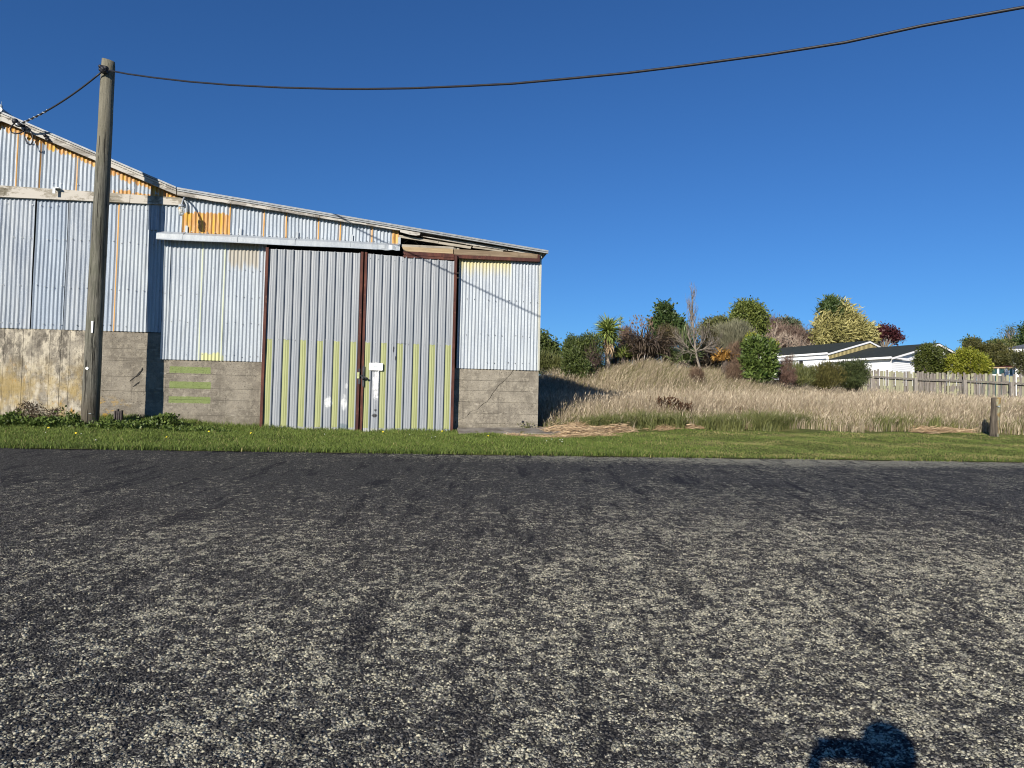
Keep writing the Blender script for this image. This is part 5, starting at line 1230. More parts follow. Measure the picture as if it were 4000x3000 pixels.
# ---- weeds and flowers along the foot of the left wall
m_weed = LM_('weed_leaf', (.035, .065, .012), (.15, .20, .045), .5, .3, .2)
def creeper(label, pts, n, r, h, L, Wd, mat=m_weed, name='ground_weed'):
    P = np.array([gp(*p) for p in pts]); i = rng.integers(0, len(P) - 1, n) if len(P) > 1 else np.zeros(n, int); t = rng.random(n)
    c = P[i] * (1 - t[:, None]) + P[np.minimum(i + 1, len(P) - 1)] * t[:, None]; c[:, 0] += rng.normal(0, r, n); c[:, 1] += rng.normal(0, r * .8, n)
    lump = .6 + .4 * np.sin(c[:, 0] * 5.1) * np.sin(c[:, 0] * 2.3 + 1)
    c[:, 2] = ground(c[:, 0], c[:, 1]) + rng.random(n) * h * lump
    kp = c[:, 1] < 15.2 + math.tan(TH) * c[:, 0] - .01; c = c[kp]; n = len(c); base = P.mean(0)
    root = empty(name, base); tag(root, label, 'weed')
    D = rng.normal(0, 1, (n, 3)) + np.array([0, -.3, .5])
    link('foliage', leaf_mesh(c - base, D, L * rng.uniform(.6, 1.2, n), Wd * rng.uniform(.7, 1.2, n), np.clip(rng.normal(.5, .25, n), 0, 1)), mat, root); return root
creeper('low leafy weeds along the lichen stained concrete', [(-20, 1665), (90, 1662), (200, 1668), (320, 1672)], 4200, .12, .16, .065, .042)
creeper('clump of round leaved weed at the far left wall foot', [(5, 1652), (35, 1655)], 700, .12, .30, .08, .06)
creeper('leafy weeds between the pole and the rusty stump', [(385, 1668), (470, 1672), (560, 1672)], 3200, .14, .17, .07, .05)
creeper('tall leafy weed on the left side of the pole foot', [(290, 1668), (335, 1668)], 900, .11, .38, .07, .035)
BC = creeper('buttercup clump with yellow flowers beside the pole shadow', [(560, 1666), (620, 1668), (660, 1676)], 2600, .13, .26, .06, .04)
creeper('thin dark weeds at the foot of the green barred concrete', [(660, 1682), (760, 1690), (900, 1693)], 2000, .13, .10, .06, .03)
yel = plain('petal_yellow', (.80, .62, .02), .5, 0, .05); whp = plain('petal_white', (.80, .80, .76), .5, 0, .05)
def flower(b, c, r, tilt=.4):
    c = np.array(c); nrm = np.array([rng.normal(0, .3), -.7, .6]); nrm /= np.linalg.norm(nrm); s = np.cross(nrm, [0, 0, 1]); s /= np.linalg.norm(s); t_ = np.cross(s, nrm)
    for k in range(7):
        a = 2 * math.pi * k / 7; d = s * math.cos(a) + t_ * math.sin(a); e = s * -math.sin(a) + t_ * math.cos(a)
        b.poly([c, c + d * r * .6 + e * r * .3 + nrm * r * .1, c + d * r, c + d * r * .6 - e * r * .3 + nrm * r * .1])
    b.ball(c + nrm * r * .1, r * .3, 6, 4)
b = MB(); st_ = MB(); o_ = np.array(BC.location)
for (x, y) in ((545, 1655), (560, 1660), (570, 1644), (585, 1650), (600, 1652), (606, 1634), (612, 1641), (622, 1640), (625, 1633), (512, 1650), (551, 1672), (592, 1645)):
    c = at(x, y, 13.3 + rng.normal(0, .1)) - o_; flower(b, c, .021); st_.tube([(c[0], c[1], -.1), tuple(c)], .003, 4, False)
b.build('flower', yel, BC); st_.build('stems', M_green if False else plain('stem_green', (.06, .09, .02), .7), BC)
creeper('purplish dry weed stems against the concrete left of the pole', [(95, 1650), (140, 1652)], 800, .10, .42, .07, .016, LM_('weed_purple', (.05, .035, .03), (.16, .12, .075), .7, .15), 'dry_weed')
creeper('second purplish dry weed tuft between the first and the pole', [(195, 1655), (220, 1655)], 420, .06, .36, .07, .014, LM_('weed_purple2', (.05, .035, .03), (.16, .12, .075), .7, .15), 'dry_weed')
creeper('small dry weed growing on the concrete slab', [(2042, 1678), (2056, 1684)], 420, .07, .16, .07, .02, m_ol, 'dry_weed')
dl = [((651, 1723), 'yellow dandelion low in the verge below the buttercup clump'), ((190, 1686), 'yellow dandelion in the grass left of the utility pole'), ((297, 1708), 'yellow dandelion in the grass just left of the pole foot'),
      ((816, 1700), 'yellow dandelion in the grass below the green painted bars'), ((980, 1706), 'yellow dandelion left of the sliding doors'), ((1496, 1700), 'yellow dandelion in the grass below the white plate'),
      ((1727, 1697), 'yellow dandelion at the right end of the right sliding door'), ((1907, 1716), 'yellow dandelion in front of the concrete slab')]
for (x, y), lb in dl:
    P = gp(x, y); r_ = empty('dandelion', P); tag(r_, lb, 'flower', 'yellow dandelions in the verge')
    b = MB(); flower(b, (0, -.01, .07), .019); b.build('flower', yel, r_); MB().tube([(0, 0, 0), (0, -.01, .095)], .004, 5).build('stem', bpy.data.materials['stem_green'], r_)
cl5 = 'one of the tiny white daisies clustered in the verge in front of the straw heap'
dl = [((318, 1708), 'tiny white daisy in the grass below the pole foot'), ((375, 1733), 'tiny white daisy near the road edge right of the pole'), ((1600, 1710), 'tiny white daisy in front of the middle of the right door'), ((1686, 1720), 'left of two tiny white daisies in front of the right door'),
      ((1700, 1717), 'right of two tiny white daisies in front of the right door'), ((1978, 1703), 'tiny white daisy at the front edge of the slab'), ((2155, 1728), cl5), ((2187, 1731), cl5), ((2197, 1729), cl5), ((2135, 1735), cl5), ((2195, 1738), cl5),
      ((1268, 1708), 'tiny white daisy in front of the left door'), ((179, 1703), 'tiny white daisy in the grass left of the pole')]
for (x, y), lb in dl:
    P = gp(x, y); r_ = empty('daisy', P); tag(r_, lb, 'flower', 'white daisies in the verge')
    b = MB(); flower(b, (0, -.01, .06), .009); b.build('flower', whp, r_); MB().tube([(0, 0, 0), (0, -.01, .08)], .003, 4).build('stem', bpy.data.materials['stem_green'], r_)

# rusty stump against the wall
P = gp(458, 1668); b = MB()
for k, (dx, h, w) in enumerate(((-.05, .30, .028), (-.012, .33, .024), (.028, .29, .026), (.062, .31, .022))):
    b.box(P[0] + dx - w / 2, P[0] + dx + w / 2, P[1] - .02 + .01 * (k % 2), P[1] + .05, P[2] - .1, P[2] + h)
b.box(P[0] - .06, P[0] + .06, P[1] + .03, P[1] + .07, P[2] - .1, P[2] + .29)
tag(b.build('burnt_post', plain('charred_timber', (.035, .026, .024), .7, 0, .5, 20)), 'short charred split stump standing against the concrete beside the pole', 'stump')

# strainer post on the right
P = at(3883, 1704, 14.75); P[2] = float(ground(P[0], P[1])); root = empty('strainer_post', P); tag(root, 'short weathered round fence post at the verge edge on the right', 'post')
h = at(3891, 1553, 14.75) - P; b = MB(); nn = 20
for i, t in enumerate(np.linspace(-.1, 1, 16)):
    for j in range(nn):
        a = 2 * math.pi * j / nn; rr = (.086 - .004 * t) * (1 + .05 * math.sin(2 * a + 1 + t) + .03 * math.sin(5 * a + t * 6) + .015 * math.sin(11 * a + t * 15))
        b.v.append((h[0] * t + rr * math.cos(a), h[1] * t * 0 + rr * math.sin(a), h[2] * t))
for i in range(15):
    for j in range(nn): k = (j + 1) % nn; b.f.append((i * nn + j, i * nn + k, (i + 1) * nn + k, (i + 1) * nn + j))
b.f.append(tuple(15 * nn + j for j in range(nn)))
n = NT('strainer_timber'); g = n.noise(2, n.mp((14, 14, 1)), 6, .7); c = n.mix(n.step(g, .35, .65), (.045, .038, .03), (.12, .10, .078))
x, y, z = n.sep(); rt = n.step(n.math('ADD', x, n.math('MULTIPLY', n.math('SUBTRACT', n.noise(7), .5), .12)), .005, .04)
c = n.mix(n.math('MULTIPLY', rt, .85), c, n.mix(n.step(n.noise(9, None, 5), .4, .6), (.26, .17, .06), (.28, .28, .19))); n.bump(g, .8, .012)
b.build('post_shaft', n.out(c, .95, 0, .15), root, True)
MB().prism([(-.01, .56 * h[2] / .72), (.045, .545 * h[2] / .72), (.045, .565 * h[2] / .72)], -.115, -.08).build('staple', MAT['galv'], root)

# ------------------------------------------------------------------ FENCE
FA, FB = np.array([17.05, 34.2]), np.array([21.8, 26.0])
fl_ = np.linalg.norm(FB - FA); fd = (FB - FA) / fl_; fn = np.array([fd[1], -fd[0]]); 
if fn[1] > 0: fn = -fn
def ftop(s):
    x, y = FA + fd * s; px = 2000 + F * x / y
    yt = np.interp(px, [3360, 3500, 3700, 3850, 4000, 4200], [1441, 1450, 1457, 1462, 1467, 1478]); return float(at(px, yt, y)[2])
def frail(s):
    x, y = FA + fd * s; px = 2000 + F * x / y
    yt = np.interp(px, [3360, 3400, 3520, 3640, 3740, 3860, 4000, 4200], [1468, 1471, 1475, 1488, 1487, 1492, 1500, 1512]); return float(at(px, yt, y)[2])
FE = empty('picket_fence', (FA[0], FA[1], float(ground(*FA)))); tag(FE, 'old grey paling fence with lichen running behind the dead grass', 'fence')
fo = np.array(FE.location)
n = NT('fence_timber'); g = n.noise(2, n.mp((12, 12, 1)), 5, .65); a = n.noise(5, None, 6, .7); rn = n.rnd()
c = n.mix(n.step(g, .35, .65), (.14, .122, .105), (.26, .235, .21)); x, y, z = n.sep()
lm = n.step(n.math('ADD', a, n.math('MULTIPLY', n.math('SUBTRACT', rn, .5), .42)), .50, .58)
c = n.mix(n.math('MULTIPLY', lm, .8), c, (.37, .37, .225)); c = n.mix(n.math('MULTIPLY', n.step(rn, .75, .95), .4), c, (.16, .14, .13)); n.bump(g, .5, .006)
MAT['fence'] = n.out(c, .95, 0, .1)
s = 0.0; rg = random.Random(12); pm = None; k = 0
while s < fl_:
    w = .088 + rg.uniform(-.008, .01); tp = ftop(s) + (.03 if k % 2 else -.03) + rg.uniform(-.05, .04); x, y = FA + fd * (s + w / 2); g_ = float(ground(x, y)) - .05
    ln = rg.uniform(-.03, .03); b = MB(); a0 = np.array([*(FA + fd * s), g_]) - fo; a1 = np.array([*(FA + fd * (s + w)), g_]) - fo
    t0 = a0 + np.array([fd[0] * ln, fd[1] * ln, tp - g_]); t1 = a1 + np.array([fd[0] * ln, fd[1] * ln, tp - g_ + rg.uniform(-.012, .012)]); dd = np.array([-fn[0], -fn[1], 0]) * .018; of = np.array([fn[0], fn[1], 0]) * rg.uniform(-.004, .004)
    b.hexa([a0 + of, a1 + of, a1 + dd + of, a0 + dd + of, t0 + of, t1 + of, t1 + dd + of, t0 + dd + of]); b.build('paling', MAT['fence'], FE)
    s += w + rg.choice([.010, .016, .026, .006, .02]) + (.04 if rg.random() < .05 else 0); k += 1
posts = [0.55, 2.65, 4.75, 6.55, 8.3]
for i, s in enumerate(posts):
    x, y = FA + fd * s + fn * .12; tp = frail(s) + (.05 if i else .04)
    MB().box(x - fo[0] - .065, x - fo[0] + .065, y - fo[1] - .05, y - fo[1] + .05, float(ground(x, y)) - .1 - fo[2], tp - fo[2]).build('fence_post', timber('post_grey', (.17, .15, .13), (.29, .27, .24), (.08, .07, .06), .5, 'z') if i == 0 else bpy.data.materials['post_grey'], FE)
pr = [0] + posts + [fl_]
mr = timber('rail_grey', (.10, .09, .08), (.24, .22, .19), (.30, .31, .18), .55)
for a_, b_ in zip(pr[:-1], pr[1:]):
    p, q = FA + fd * a_ + fn * .05, FA + fd * (b_ - .02) + fn * .05
    MB().bar(np.array([p[0], p[1], frail(a_)]) - fo, np.array([q[0], q[1], frail(b_)]) - fo, .07, .09).build('fence_rail', mr, FE)

# ------------------------------------------------------------------ HOUSES
M_wb = NT('weatherboard'); M_wb = M_wb.out((.76, .77, .78), .5, 0, .3)
M_roof = plain('charcoal_roof', (.034, .040, .036), .85, 0, .15, 3, .15); M_trim = plain('trim_white', (.80, .80, .80), .45, 0, .03)
M_cream = plain('cream_cladding', (.52, .43, .20), .6, 0, .05); M_creamr = plain('cream_roof_strip', (.44, .40, .28), .6, 0, .08)
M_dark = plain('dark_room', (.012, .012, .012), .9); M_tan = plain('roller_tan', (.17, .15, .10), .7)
e1 = np.array([.87, .5, 0]); e1 /= np.linalg.norm(e1); e2 = np.array([-e1[1], e1[0], 0])
class HF:                               # house frame: s along the front, t back, z up
    def __init__(h, A, root): h.A = np.array(A); h.o = np.array(root.location); h.r = root
    def p(h, s, t, z): return h.A + e1 * s + e2 * t + np.array([0, 0, z]) - np.array([0, 0, h.A[2]]) - h.o
    def boards(h, b, s0, t0, s1, t1, z0, z1, out, bh=.16):
        z = z0
        while z < z1 - .01:
            zt = min(z + bh, z1); a, c = h.p(s0, t0, z), h.p(s1, t1, z); a2, c2 = h.p(s0, t0, zt), h.p(s1, t1, zt); o3 = np.array([*out, 0]) * .022
            b.poly([a + o3, c + o3, c2, a2]); b.poly([a, c, c + o3, a + o3]); z += bh
def house(label, A, width, depth, zg, ze, za, ov, gable):
    root = empty('white_house', (A[0], A[1], zg)); tag(root, label, 'house'); h = HF((A[0], A[1], 0), root)
    nf = -e2[:2]; ns = -e1[:2]
    b = MB(); h.boards(b, 0, 0, 0, depth, zg - 1, ze - .1, ns)
    b.poly([h.p(0, .02, zg - 1), h.p(0, depth, zg - 1), h.p(0, depth, ze), h.p(0, .02, ze)]); b.poly([h.p(width, 0, zg - 1), h.p(width, depth, zg - 1), h.p(width, depth, ze), h.p(width, 0, ze)])
    b.poly([h.p(0, depth, zg - 1), h.p(width, depth, zg - 1), h.p(width, depth, ze), h.p(width / 2, depth, za - .1), h.p(0, depth, ze)])
    b.build('side_wall', M_wb, root)
    sl = (za - ze) / (width / 2); r = MB(); th = .10
    for sgn in (0, 1):
        s0 = -ov if sgn == 0 else width + ov; z0 = ze - sl * ov
        q = [h.p(s0, -ov, z0), h.p(width / 2, -ov, za), h.p(width / 2, depth, za), h.p(s0, depth, z0)]; up = np.array([0, 0, th])
        r = MB(); r.hexa([q[0], q[1], q[2], q[3], q[0] + up, q[1] + up, q[2] + up, q[3] + up]); r.build('roof', M_roof, root)
        bb = MB(); a0, a1 = h.p(s0, -ov - .03, z0 - .04), h.p(width / 2, -ov - .03, za - .04)
        dz = np.array([0, 0, .10]); dy = -e2 * .04; bb.hexa([a0 - dz, a1 - dz, a1 - dz - dy, a0 - dz - dy, a0 + dz * .6, a1 + dz * .6, a1 + dz * .6 - dy, a0 + dz * .6 - dy]); bb.build('barge_board', M_trim, root)
        g_ = MB(); so = s0 + (-.09 if sgn == 0 else .09); g0, g1 = h.p(so, -ov, z0 + .02), h.p(so, depth, z0 + .02); g_.bar(g0, g1, .14, .17); g_.build('gutter', M_trim, root)
    so = MB(); so.poly([h.p(-ov, 0, ze - sl * ov - .02), h.p(-ov, depth, ze - sl * ov - .02), h.p(0, depth, ze - sl * ov - .02), h.p(0, 0, ze - sl * ov - .02)]); so.build('soffit', M_trim, root)
    dp = MB(); dp.bar(h.p(-.06, -.06, zg - 1), h.p(-.06, -.06, ze - .3), .09, .09); dp.build('downpipe', M_trim, root)
    return root, h, sl
# garage nearest the fence
zg = 4.0; ze = float(at(3480, 1398, 60)[2]); za = float(at(3657, 1345, 63.4)[2])
G, h, sl = house('white weatherboard garage with a dark roof and open door behind the fence', (32.3, 60, 0), 13.4, 6.6, zg, ze + .05, za, .35, None)
gs0 = 3.35; zd = float(at(3540, 1413, 61.5)[2])
b = MB(); nf = -e2[:2]
h.boards(b, 0, 0, gs0, 0, zg - 1, zd, nf); h.boards(b, gs0 + 5.2, 0, 13.4, 0, zg - 1, zd, nf); h.boards(b, 0, 0, 13.4, 0, zd + .02, ze + .02, nf)
z = ze + .02
while z < za - .25:
    s_ = (z + .16 - ze) / sl; a, c = h.p(s_, 0, z), h.p(13.4 - s_, 0, z); a2, c2 = h.p(s_ + .1, 0, z + .16), h.p(13.4 - s_ - .1, 0, z + .16); o3 = np.array([*nf, 0]) * .022; b.poly([a + o3, c + o3, c2, a2]); b.poly([a, c, c + o3, a + o3]); z += .16
b.poly([h.p(0, .03, ze), h.p(13.4, .03, ze), h.p(6.7, .03, za)])
b.build('front_wall', M_wb, G)
b = MB(); b.bar(h.p(-.3, -.28, ze - .02), h.p(7.5, -.28, ze - .02), .08, .14); b.build('fascia_band', M_trim, G)
b = MB(); b.bar(h.p(-.3, -.3, ze - .1), h.p(0, -.02, ze - .5), .07, .07); b.build('eave_brace', M_trim, G)
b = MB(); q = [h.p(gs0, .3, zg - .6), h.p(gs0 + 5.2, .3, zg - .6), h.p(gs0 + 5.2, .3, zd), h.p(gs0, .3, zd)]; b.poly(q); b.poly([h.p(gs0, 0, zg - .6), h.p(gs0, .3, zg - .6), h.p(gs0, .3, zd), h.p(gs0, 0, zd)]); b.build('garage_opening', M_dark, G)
b = MB(); b.hexa([h.p(gs0, .05, zd - .55), h.p(gs0 + 5.2, .05, zd - .55), h.p(gs0 + 5.2, .12, zd - .55), h.p(gs0, .12, zd - .55), h.p(gs0, .05, zd - .12), h.p(gs0 + 5.2, .05, zd - .12), h.p(gs0 + 5.2, .12, zd - .12), h.p(gs0, .12, zd - .12)]); b.build('garage_door', M_tan, G)
b = MB(); b.bar(h.p(gs0 - .08, -.03, zg - .6), h.p(gs0 - .08, -.03, zd + .05), .16, .06, (0, 1, 0)); b.bar(h.p(gs0 - .16, -.03, zd + .05), h.p(gs0 + 5.3, -.03, zd + .05), .06, .18); b.build('door_frame', M_trim, G)
# main house behind, cream gable
ze2 = float(at(3250, 1383, 65.2)[2]); za2 = float(at(3411, 1337, 68.1)[2])
H2, h, sl = house('white house with a cream ribbed gable and dark roof left of the garage', (29.45, 65.6, 0), 12.6, 15, 4.4, ze2 + .08, za2 + .14, .07, None)
b = MB(); s_ = 0.0
while s_ < 12.6:
    zt = ze2 + .08 + sl * min(s_ + .1, 12.6 - s_); w = .2; b.poly([h.p(s_, -.0, 4), h.p(s_ + w * .7, -.0, 4), h.p(s_ + w * .7, -.0, zt), h.p(s_, -.0, zt)]); b.poly([h.p(s_ + w * .7, .05, 4), h.p(s_ + w, .05, 4), h.p(s_ + w, .05, zt), h.p(s_ + w * .7, .05, zt)]); b.poly([h.p(s_ + w * .7, 0, 4), h.p(s_ + w * .7, .05, 4), h.p(s_ + w * .7, .05, zt), h.p(s_ + w * .7, 0, zt)]); s_ += w
b.build('cream_gable', M_cream, H2)
b = MB(); s0 = -.35; z0 = ze2 + .05 - sl * .35; zz = .115
b.hexa([h.p(s0, 3.4, z0 + zz - .01), h.p(6.2, 4.2, za2 - .02 + zz), h.p(6.2, 5.5, za2 - .02 + zz), h.p(s0, 4.5, z0 + zz - .01), h.p(s0, 3.4, z0 + zz + .01), h.p(6.2, 4.2, za2 + zz), h.p(6.2, 5.5, za2 + zz), h.p(s0, 4.5, z0 + zz + .01)]); b.build('roof_strip', M_creamr, H2, label='cream strip crossing the dark roof')
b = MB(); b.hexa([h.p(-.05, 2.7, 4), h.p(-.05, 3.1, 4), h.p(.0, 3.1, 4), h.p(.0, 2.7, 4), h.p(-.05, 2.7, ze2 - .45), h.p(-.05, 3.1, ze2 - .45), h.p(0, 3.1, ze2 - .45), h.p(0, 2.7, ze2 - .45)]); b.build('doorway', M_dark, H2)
b = MB(); b.bar(h.p(-.25, 0, ze2 - .32), h.p(-.25, 15, ze2 - .32), .06, .10); b.build('soffit_trim', M_trim, H2)
# house at the right edge
e1k, e2k = e1, e2; e1 = np.array([.93, -.36, 0]); e1 /= np.linalg.norm(e1); e2 = np.array([-e1[1], e1[0], 0])
Rr = at(3903, 1372, 46); root = empty('white_house', (Rr[0], Rr[1], 3.2)); tag(root, 'white house with grey hip roof cut off by the right picture edge', 'house')
h = HF((Rr[0], Rr[1], 0), root); zr = Rr[2]
b = MB(); p4 = [h.p(0, 0, zr + .1), h.p(12, 0, zr + .1), h.p(12, 9, zr + .1), h.p(0, 9, zr + .1)]; r1, r2 = h.p(4.5, 4.5, zr + 1.35), h.p(8, 4.5, zr + 1.35)
b.poly([p4[0], p4[1], r2, r1]); b.poly([p4[1], p4[2], r2]); b.poly([p4[2], p4[3], r1, r2]); b.poly([p4[3], p4[0], r1]); b.poly(p4[::-1]); b.build('roof', plain('grey_roof', (.10, .105, .12), .7), root)
b = MB(); b.bar(h.p(-.02, -.02, zr + .02), h.p(12, -.02, zr + .02), .06, .22); b.bar(h.p(-.02, 0, zr + .02), h.p(-.02, 9, zr + .02), .06, .22); b.build('fascia', M_trim, root)
b = MB(); b.bar(h.p(.35, .5, zr - .24), h.p(11.5, .5, zr - .24), .06, .14); b.build('soffit_trim', M_trim, root)
b = MB(); h.boards(b, .7, .6, 11.4, .6, 2.4, zr - .2, -e2[:2]); h.boards(b, .7, .6, .7, 8.4, 2.4, zr - .2, -e1[:2]); b.build('wall', M_wb, root)
e1, e2 = e1k, e2k
# glazed frame in front of that house
Q = at(3858, 1468, 40); root = empty('glasshouse', (Q[0], Q[1], Q[2] - .9)); tag(root, 'low glazed garden frame with white bars and dark green panes behind the fence', 'glasshouse')
o = np.array(root.location); gl = NT('green_glass'); gl = gl.out(gl.mix(gl.noise(3, gl.mp((1, 1, 3))), (.012, .035, .035), (.04, .09, .085)), .12, 0, .6)
xs_ = [3830, 3868, 3898, 3929, 3957]
for i in range(4):
    a, c = at(xs_[i] + 3, 1464, 40 + .25 * (i == 3)), at(xs_[i + 1] - 3, 1438, 40 + .25 * (i == 3)); MB().box(a[0] - o[0], c[0] - o[0], 0, .02, -.3, c[2] - o[2]).build('pane', gl, root)
for i, x in enumerate(xs_):
    a, c = at(x, 1470, 40), at(x, 1434, 40); w = .045 if i != 3 else .075; MB().box(a[0] - o[0] - w, a[0] - o[0] + w, -.04, .05, -.4, c[2] - o[2]).build('glazing_bar', M_trim, root)
a, c = at(3828, 1436, 40), at(3962, 1437, 40); MB().bar((a[0] - o[0], -.02, a[2] - o[2]), (c[0] - o[0], -.02, c[2] - o[2]), .12, .07).build('top_plate', MAT['new_wood'], root)
a, c = at(3828, 1463, 40), at(3962, 1467, 40); MB().bar((a[0] - o[0], -.03, a[2] - o[2]), (c[0] - o[0], -.03, c[2] - o[2]), .08, .06).build('sill', M_trim, root)
a, c = at(3890, 1433, 40.6), at(3958, 1433, 40.6); MB().prism([(a[0] - o[0], a[2] - o[2]), (c[0] - o[0], a[2] - o[2]), (c[0] - o[0] - .1, a[2] - o[2] + .05), (a[0] - o[0] + .3, a[2] - o[2] + .05)], .3, 1.2).build('red_roof', plain('red_lid', (.06, .015, .012), .7), root)
# far house
Q = at(2142, 1412, 112); root = empty('far_house', (Q[0], Q[1], Q[2] - 1.5)); tag(root, 'tiny far house with a grey roof and cream wall beyond the shed corner', 'house')
o = np.array(root.location); a, c = at(2140, 1413, 112), at(2215, 1404, 112)
MB().box(0, c[0] - a[0], 0, 5, 0, c[2] - o[2]).build('wall', M_cream, root)
b = MB(); zt = c[2] - o[2]; b.prism([(1.0, zt), (c[0] - a[0] + 1, zt), (c[0] - a[0], zt + 1.4), (2.2, zt + 1.4)], -.4, 6); b.build('roof', plain('grey_roof2', (.10, .11, .105), .8), root)
for (x0, x1) in ((2141, 2152), (2166, 2172), (2176, 2181)):
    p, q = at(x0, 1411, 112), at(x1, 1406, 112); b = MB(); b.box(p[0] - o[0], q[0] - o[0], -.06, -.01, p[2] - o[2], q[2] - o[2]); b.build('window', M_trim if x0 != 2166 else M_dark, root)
b = MB(); b.box(-.2, c[0] - a[0], -.35, -.2, zt - .06, zt + .1); b.build('gutter', M_trim, root)

# ---- clipped bushes and trees on the right
plant('clipped_bush', 'rounded dark green clipped bush in front of the garage', 'shrub', [B(3640, 1402, 62, 58, 38, .9), B(3625, 1380, 46, 38, 38), B(3650, 1440, 58, 34, 38), B(3600, 1425, 34, 44, 38), B(3678, 1415, 32, 50, 38)], LM_('leaf_clip', (.030, .045, .008), (.12, .14, .03)), 700, 18, .075, .12, .05, .2, .9, .6, .75, nbr=30)
plant('clipped_bush', 'bright yellow green rounded bush right of the dark one', 'shrub', [B(3785, 1418, 72, 48, 37, .9), B(3760, 1400, 50, 36, 37), B(3825, 1425, 38, 42, 37), B(3730, 1430, 36, 38, 37), B(3790, 1445, 66, 28, 37)], m_yg, 760, 18, .07, .12, .05, .2, .9, .6, .78, nbr=30)
plant('hedge', 'brownish green tall hedge behind the yellow green bush', 'hedge', [B(3800, 1370, 40, 34, 44), B(3850, 1385, 50, 42, 44), B(3900, 1385, 46, 40, 44), B(3940, 1405, 40, 40, 43), B(3800, 1345, 30, 16, 46), B(3890, 1415, 60, 26, 43)], LM_('leaf_hedge', (.035, .042, .012), (.13, .12, .035)), 800, 20, .10, .14, .06, .2, .8, .7, .6, nbr=40)
plant('leafy_tree', 'dark green tree top behind the hedge left of the right house', 'tree', [B(3795, 1345, 26, 14, 60), B(3880, 1352, 26, 12, 60), B(3900, 1362, 24, 14, 60)], m_dk, 180, 24, .18, .2, .1, tr=.12)
plant('camellia_bush', 'dark leafy bush against the white wall at the right edge', 'shrub', [B(3985, 1405, 24, 34, 38), B(4015, 1410, 40, 50, 38), B(3975, 1395, 18, 18, 38), B(3990, 1440, 18, 22, 38)], LM_('leaf_camellia', (.030, .038, .014), (.13, .13, .05), .35, .5), 230, 16, .08, .12, .05, .2, .8, .7, .4, nbr=20)
root_ = plant('gum_tree', 'sparse open gum tree at the right edge of the picture', 'tree', [B(3955, 1280, 26, 18, 70), B(3930, 1300, 24, 16, 70), B(3985, 1285, 14, 18, 70), B(3910, 1325, 20, 18, 70), B(3950, 1300, 40, 26, 70), B(3900, 1340, 14, 10, 70)], m_gum, 46, 10, .20, .24, .07, .2, .6, .8, .2, trunk=tuple(at(3972, 1400, 70)), tr=.16, tmat=M_bark, nbr=70)
plant('conifer', 'dark conifer cut off by the right edge behind the house', 'tree', [B(4010, 1335, 32, 28, 66), B(3975, 1345, 22, 14, 66), B(4040, 1310, 40, 40, 66)], m_con, 200, 26, .22, .3, .14, tr=.2, trunk=tuple(at(4010, 1420, 66)))
plant('leafy_tree', 'olive shrub below the gum tree behind the right house roof', 'tree', [B(3938, 1345, 22, 16, 62), B(3915, 1352, 18, 12, 62)], m_ol, 90, 22, .14, .18, .09, tr=.1)

# ------------------------------------------------------------------ PHOTOGRAPHER (casts the shadow at the lower right)
PZ = .0
hx = .0; hy = -.34
root = empty('person', (hx, hy - .05, PZ - .03)); tag(root, 'person in a jacket holding up a phone, standing behind the viewpoint', 'person')
def skin_obj(name, verts, edges, rad, mat, parent, rootv=0, sub=2):
    me = bpy.data.meshes.new(name); me.from_pydata([tuple(v) for v in verts], edges, []); o = link(name, me, mat, parent)
    md = o.modifiers.new('skin', 'SKIN')
    for i, r in enumerate(rad):
        sv = me.skin_vertices[0].data[i]; sv.radius = (r, r) if not hasattr(r, '__len__') else r; sv.use_root = (i == rootv)
    md.use_smooth_shade = True; s = o.modifiers.new('sub', 'SUBSURF'); s.levels = sub; s.render_levels = sub; return o
sk = plain('skin', (.45, .28, .2), .5, 0, .1); jk = plain('jacket_cloth', (.06, .07, .10), .9, 0, .2); tr_ = plain('trouser_cloth', (.05, .05, .06), .9, 0, .2); hr = plain('hair_brown', (.05, .03, .02), .6)
E_ = lambda *p: [tuple(p[i:i + 2]) for i in range(len(p) - 1)]
# local frame: x right, y forward (towards the shed), z up
V_ = [(0, 0, .80), (0, 0, .98), (0, .01, 1.16), (0, .0, 1.27), (0, .02, 1.33), (0, .03, 1.42), (0, .03, 1.49),
      (-.15, .0, 1.23), (-.19, .20, 1.00), (-.115, .30, 1.235), (.15, .0, 1.23), (.22, .18, 1.00), (.17, .30, 1.235),
      (-.085, 0, .76), (-.10, .02, .44), (-.11, -.02, .10), (-.12, .12, .045), (.085, 0, .76), (.10, .02, .44), (.11, -.02, .10), (.12, .12, .045)]
Ed = E_(0, 1, 2, 3, 4, 5, 6) + [(2, 7), (7, 8), (8, 9), (2, 10), (10, 11), (11, 12), (0, 13), (13, 14), (14, 15), (15, 16), (0, 17), (17, 18), (18, 19), (19, 20)]
rd = [(.13, .10), (.115, .09), (.14, .10), (.06, .055), (.045, .05), (.072, .088), (.055, .07), .06, .043, .028, .06, .043, .028, .085, .06, .042, .038, .085, .06, .042, .038]
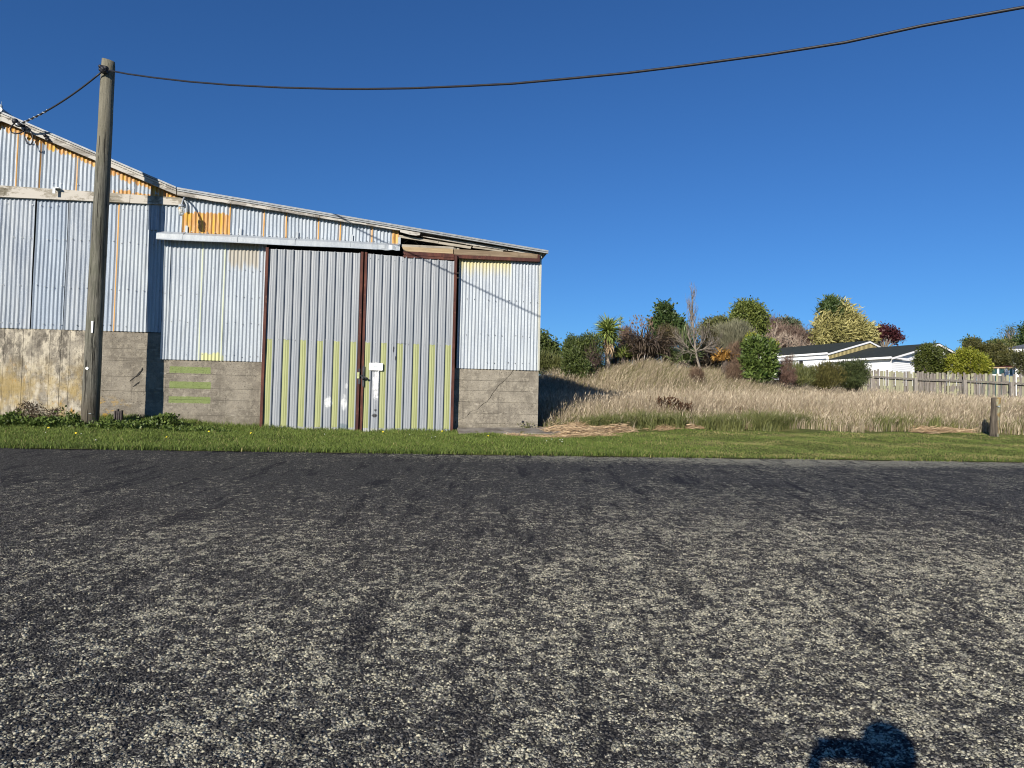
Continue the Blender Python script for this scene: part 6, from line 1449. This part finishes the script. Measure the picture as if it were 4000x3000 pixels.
# fingers close on the phone from both ends
for sx, w, in ((-1, 9), (1, 12)):
    wx, wy, wz_ = V_[w]
    pb = len(V_); V_.append((wx + .015 * sx * -1, wy + .045, wz_ + .02)); rd.append((.03, .018)); Ed.append((w, pb))
    for f, (dz, ln) in enumerate(((.045, .055), (.022, .065), (.0, .06), (-.02, .045))):
        q = len(V_); V_ += [(wx - .01 * sx, wy + .07 + .004 * f, wz_ + .02 + dz), (wx - .03 * sx, wy + .075, wz_ + .02 + dz + .004)]; rd += [.0085, .0075]; Ed += [(pb, q), (q, q + 1)]
    q = len(V_); V_ += [(wx - .02 * sx, wy + .03, wz_ + .055), (wx - .045 * sx, wy + .035, wz_ + .07)]; rd += [.0105, .009]; Ed += [(pb, q), (q, q + 1)]
skin_obj('body', V_, Ed, rd, sk, root)
skin_obj('jacket', [(0, 0, .74), (0, 0, .98), (0, .01, 1.15), (0, 0, 1.26), (-.155, .0, 1.22), (-.195, .20, .99), (-.12, .28, 1.20), (.155, .0, 1.22), (.225, .18, .99), (.175, .28, 1.20)], [(0, 1), (1, 2), (2, 3), (2, 4), (4, 5), (5, 6), (2, 7), (7, 8), (8, 9)], [(.17, .13), (.155, .125), (.165, .125), (.085, .08), .11, .095, .062, .11, .095, .062], jk, root)
skin_obj('trousers', [(0, 0, .82), (-.088, 0, .72), (-.102, .02, .44), (-.112, -.02, .12), (.088, 0, .72), (.102, .02, .44), (.112, -.02, .12)], [(0, 1), (1, 2), (2, 3), (0, 4), (4, 5), (5, 6)], [(.145, .115), .098, .072, .062, .098, .072, .062], tr_, root)
for sx in (-1, 1): skin_obj('shoe', [(.112 * sx, -.05, .06), (.115 * sx, .05, .055), (.12 * sx, .15, .045)], [(0, 1), (1, 2)], [.052, .05, .045], MAT['black'], root)
MB().ball((0, .015, 1.475), (.088, .105, .09), 14, 10).build('hair', hr, root, True)
b = MB()
for sx in (-1, 1): b.ball((.03 * sx, .115, 1.435), (.012, .008, .009))
b.build('eye', MAT['white'], root, True)
MB().ball((0, .125, 1.41), (.013, .018, .02)).build('nose', sk, root, True); MB().ball((0, .115, 1.375), (.022, .008, .006)).build('mouth', plain('lips', (.35, .15, .13), .5), root, True)
b = MB(); [b.ball((.078 * sx, .03, 1.425), (.012, .02, .03)) for sx in (-1, 1)]; b.build('ear', sk, root, True)
ph = MB(); ph.box(-.085, .105, -.014, -.006, 1.3 - .066, 1.3 + .012)
o = ph.build('phone', MAT['dark_steel']); tag(o, 'dark phone held up in front of the photographer', 'phone')
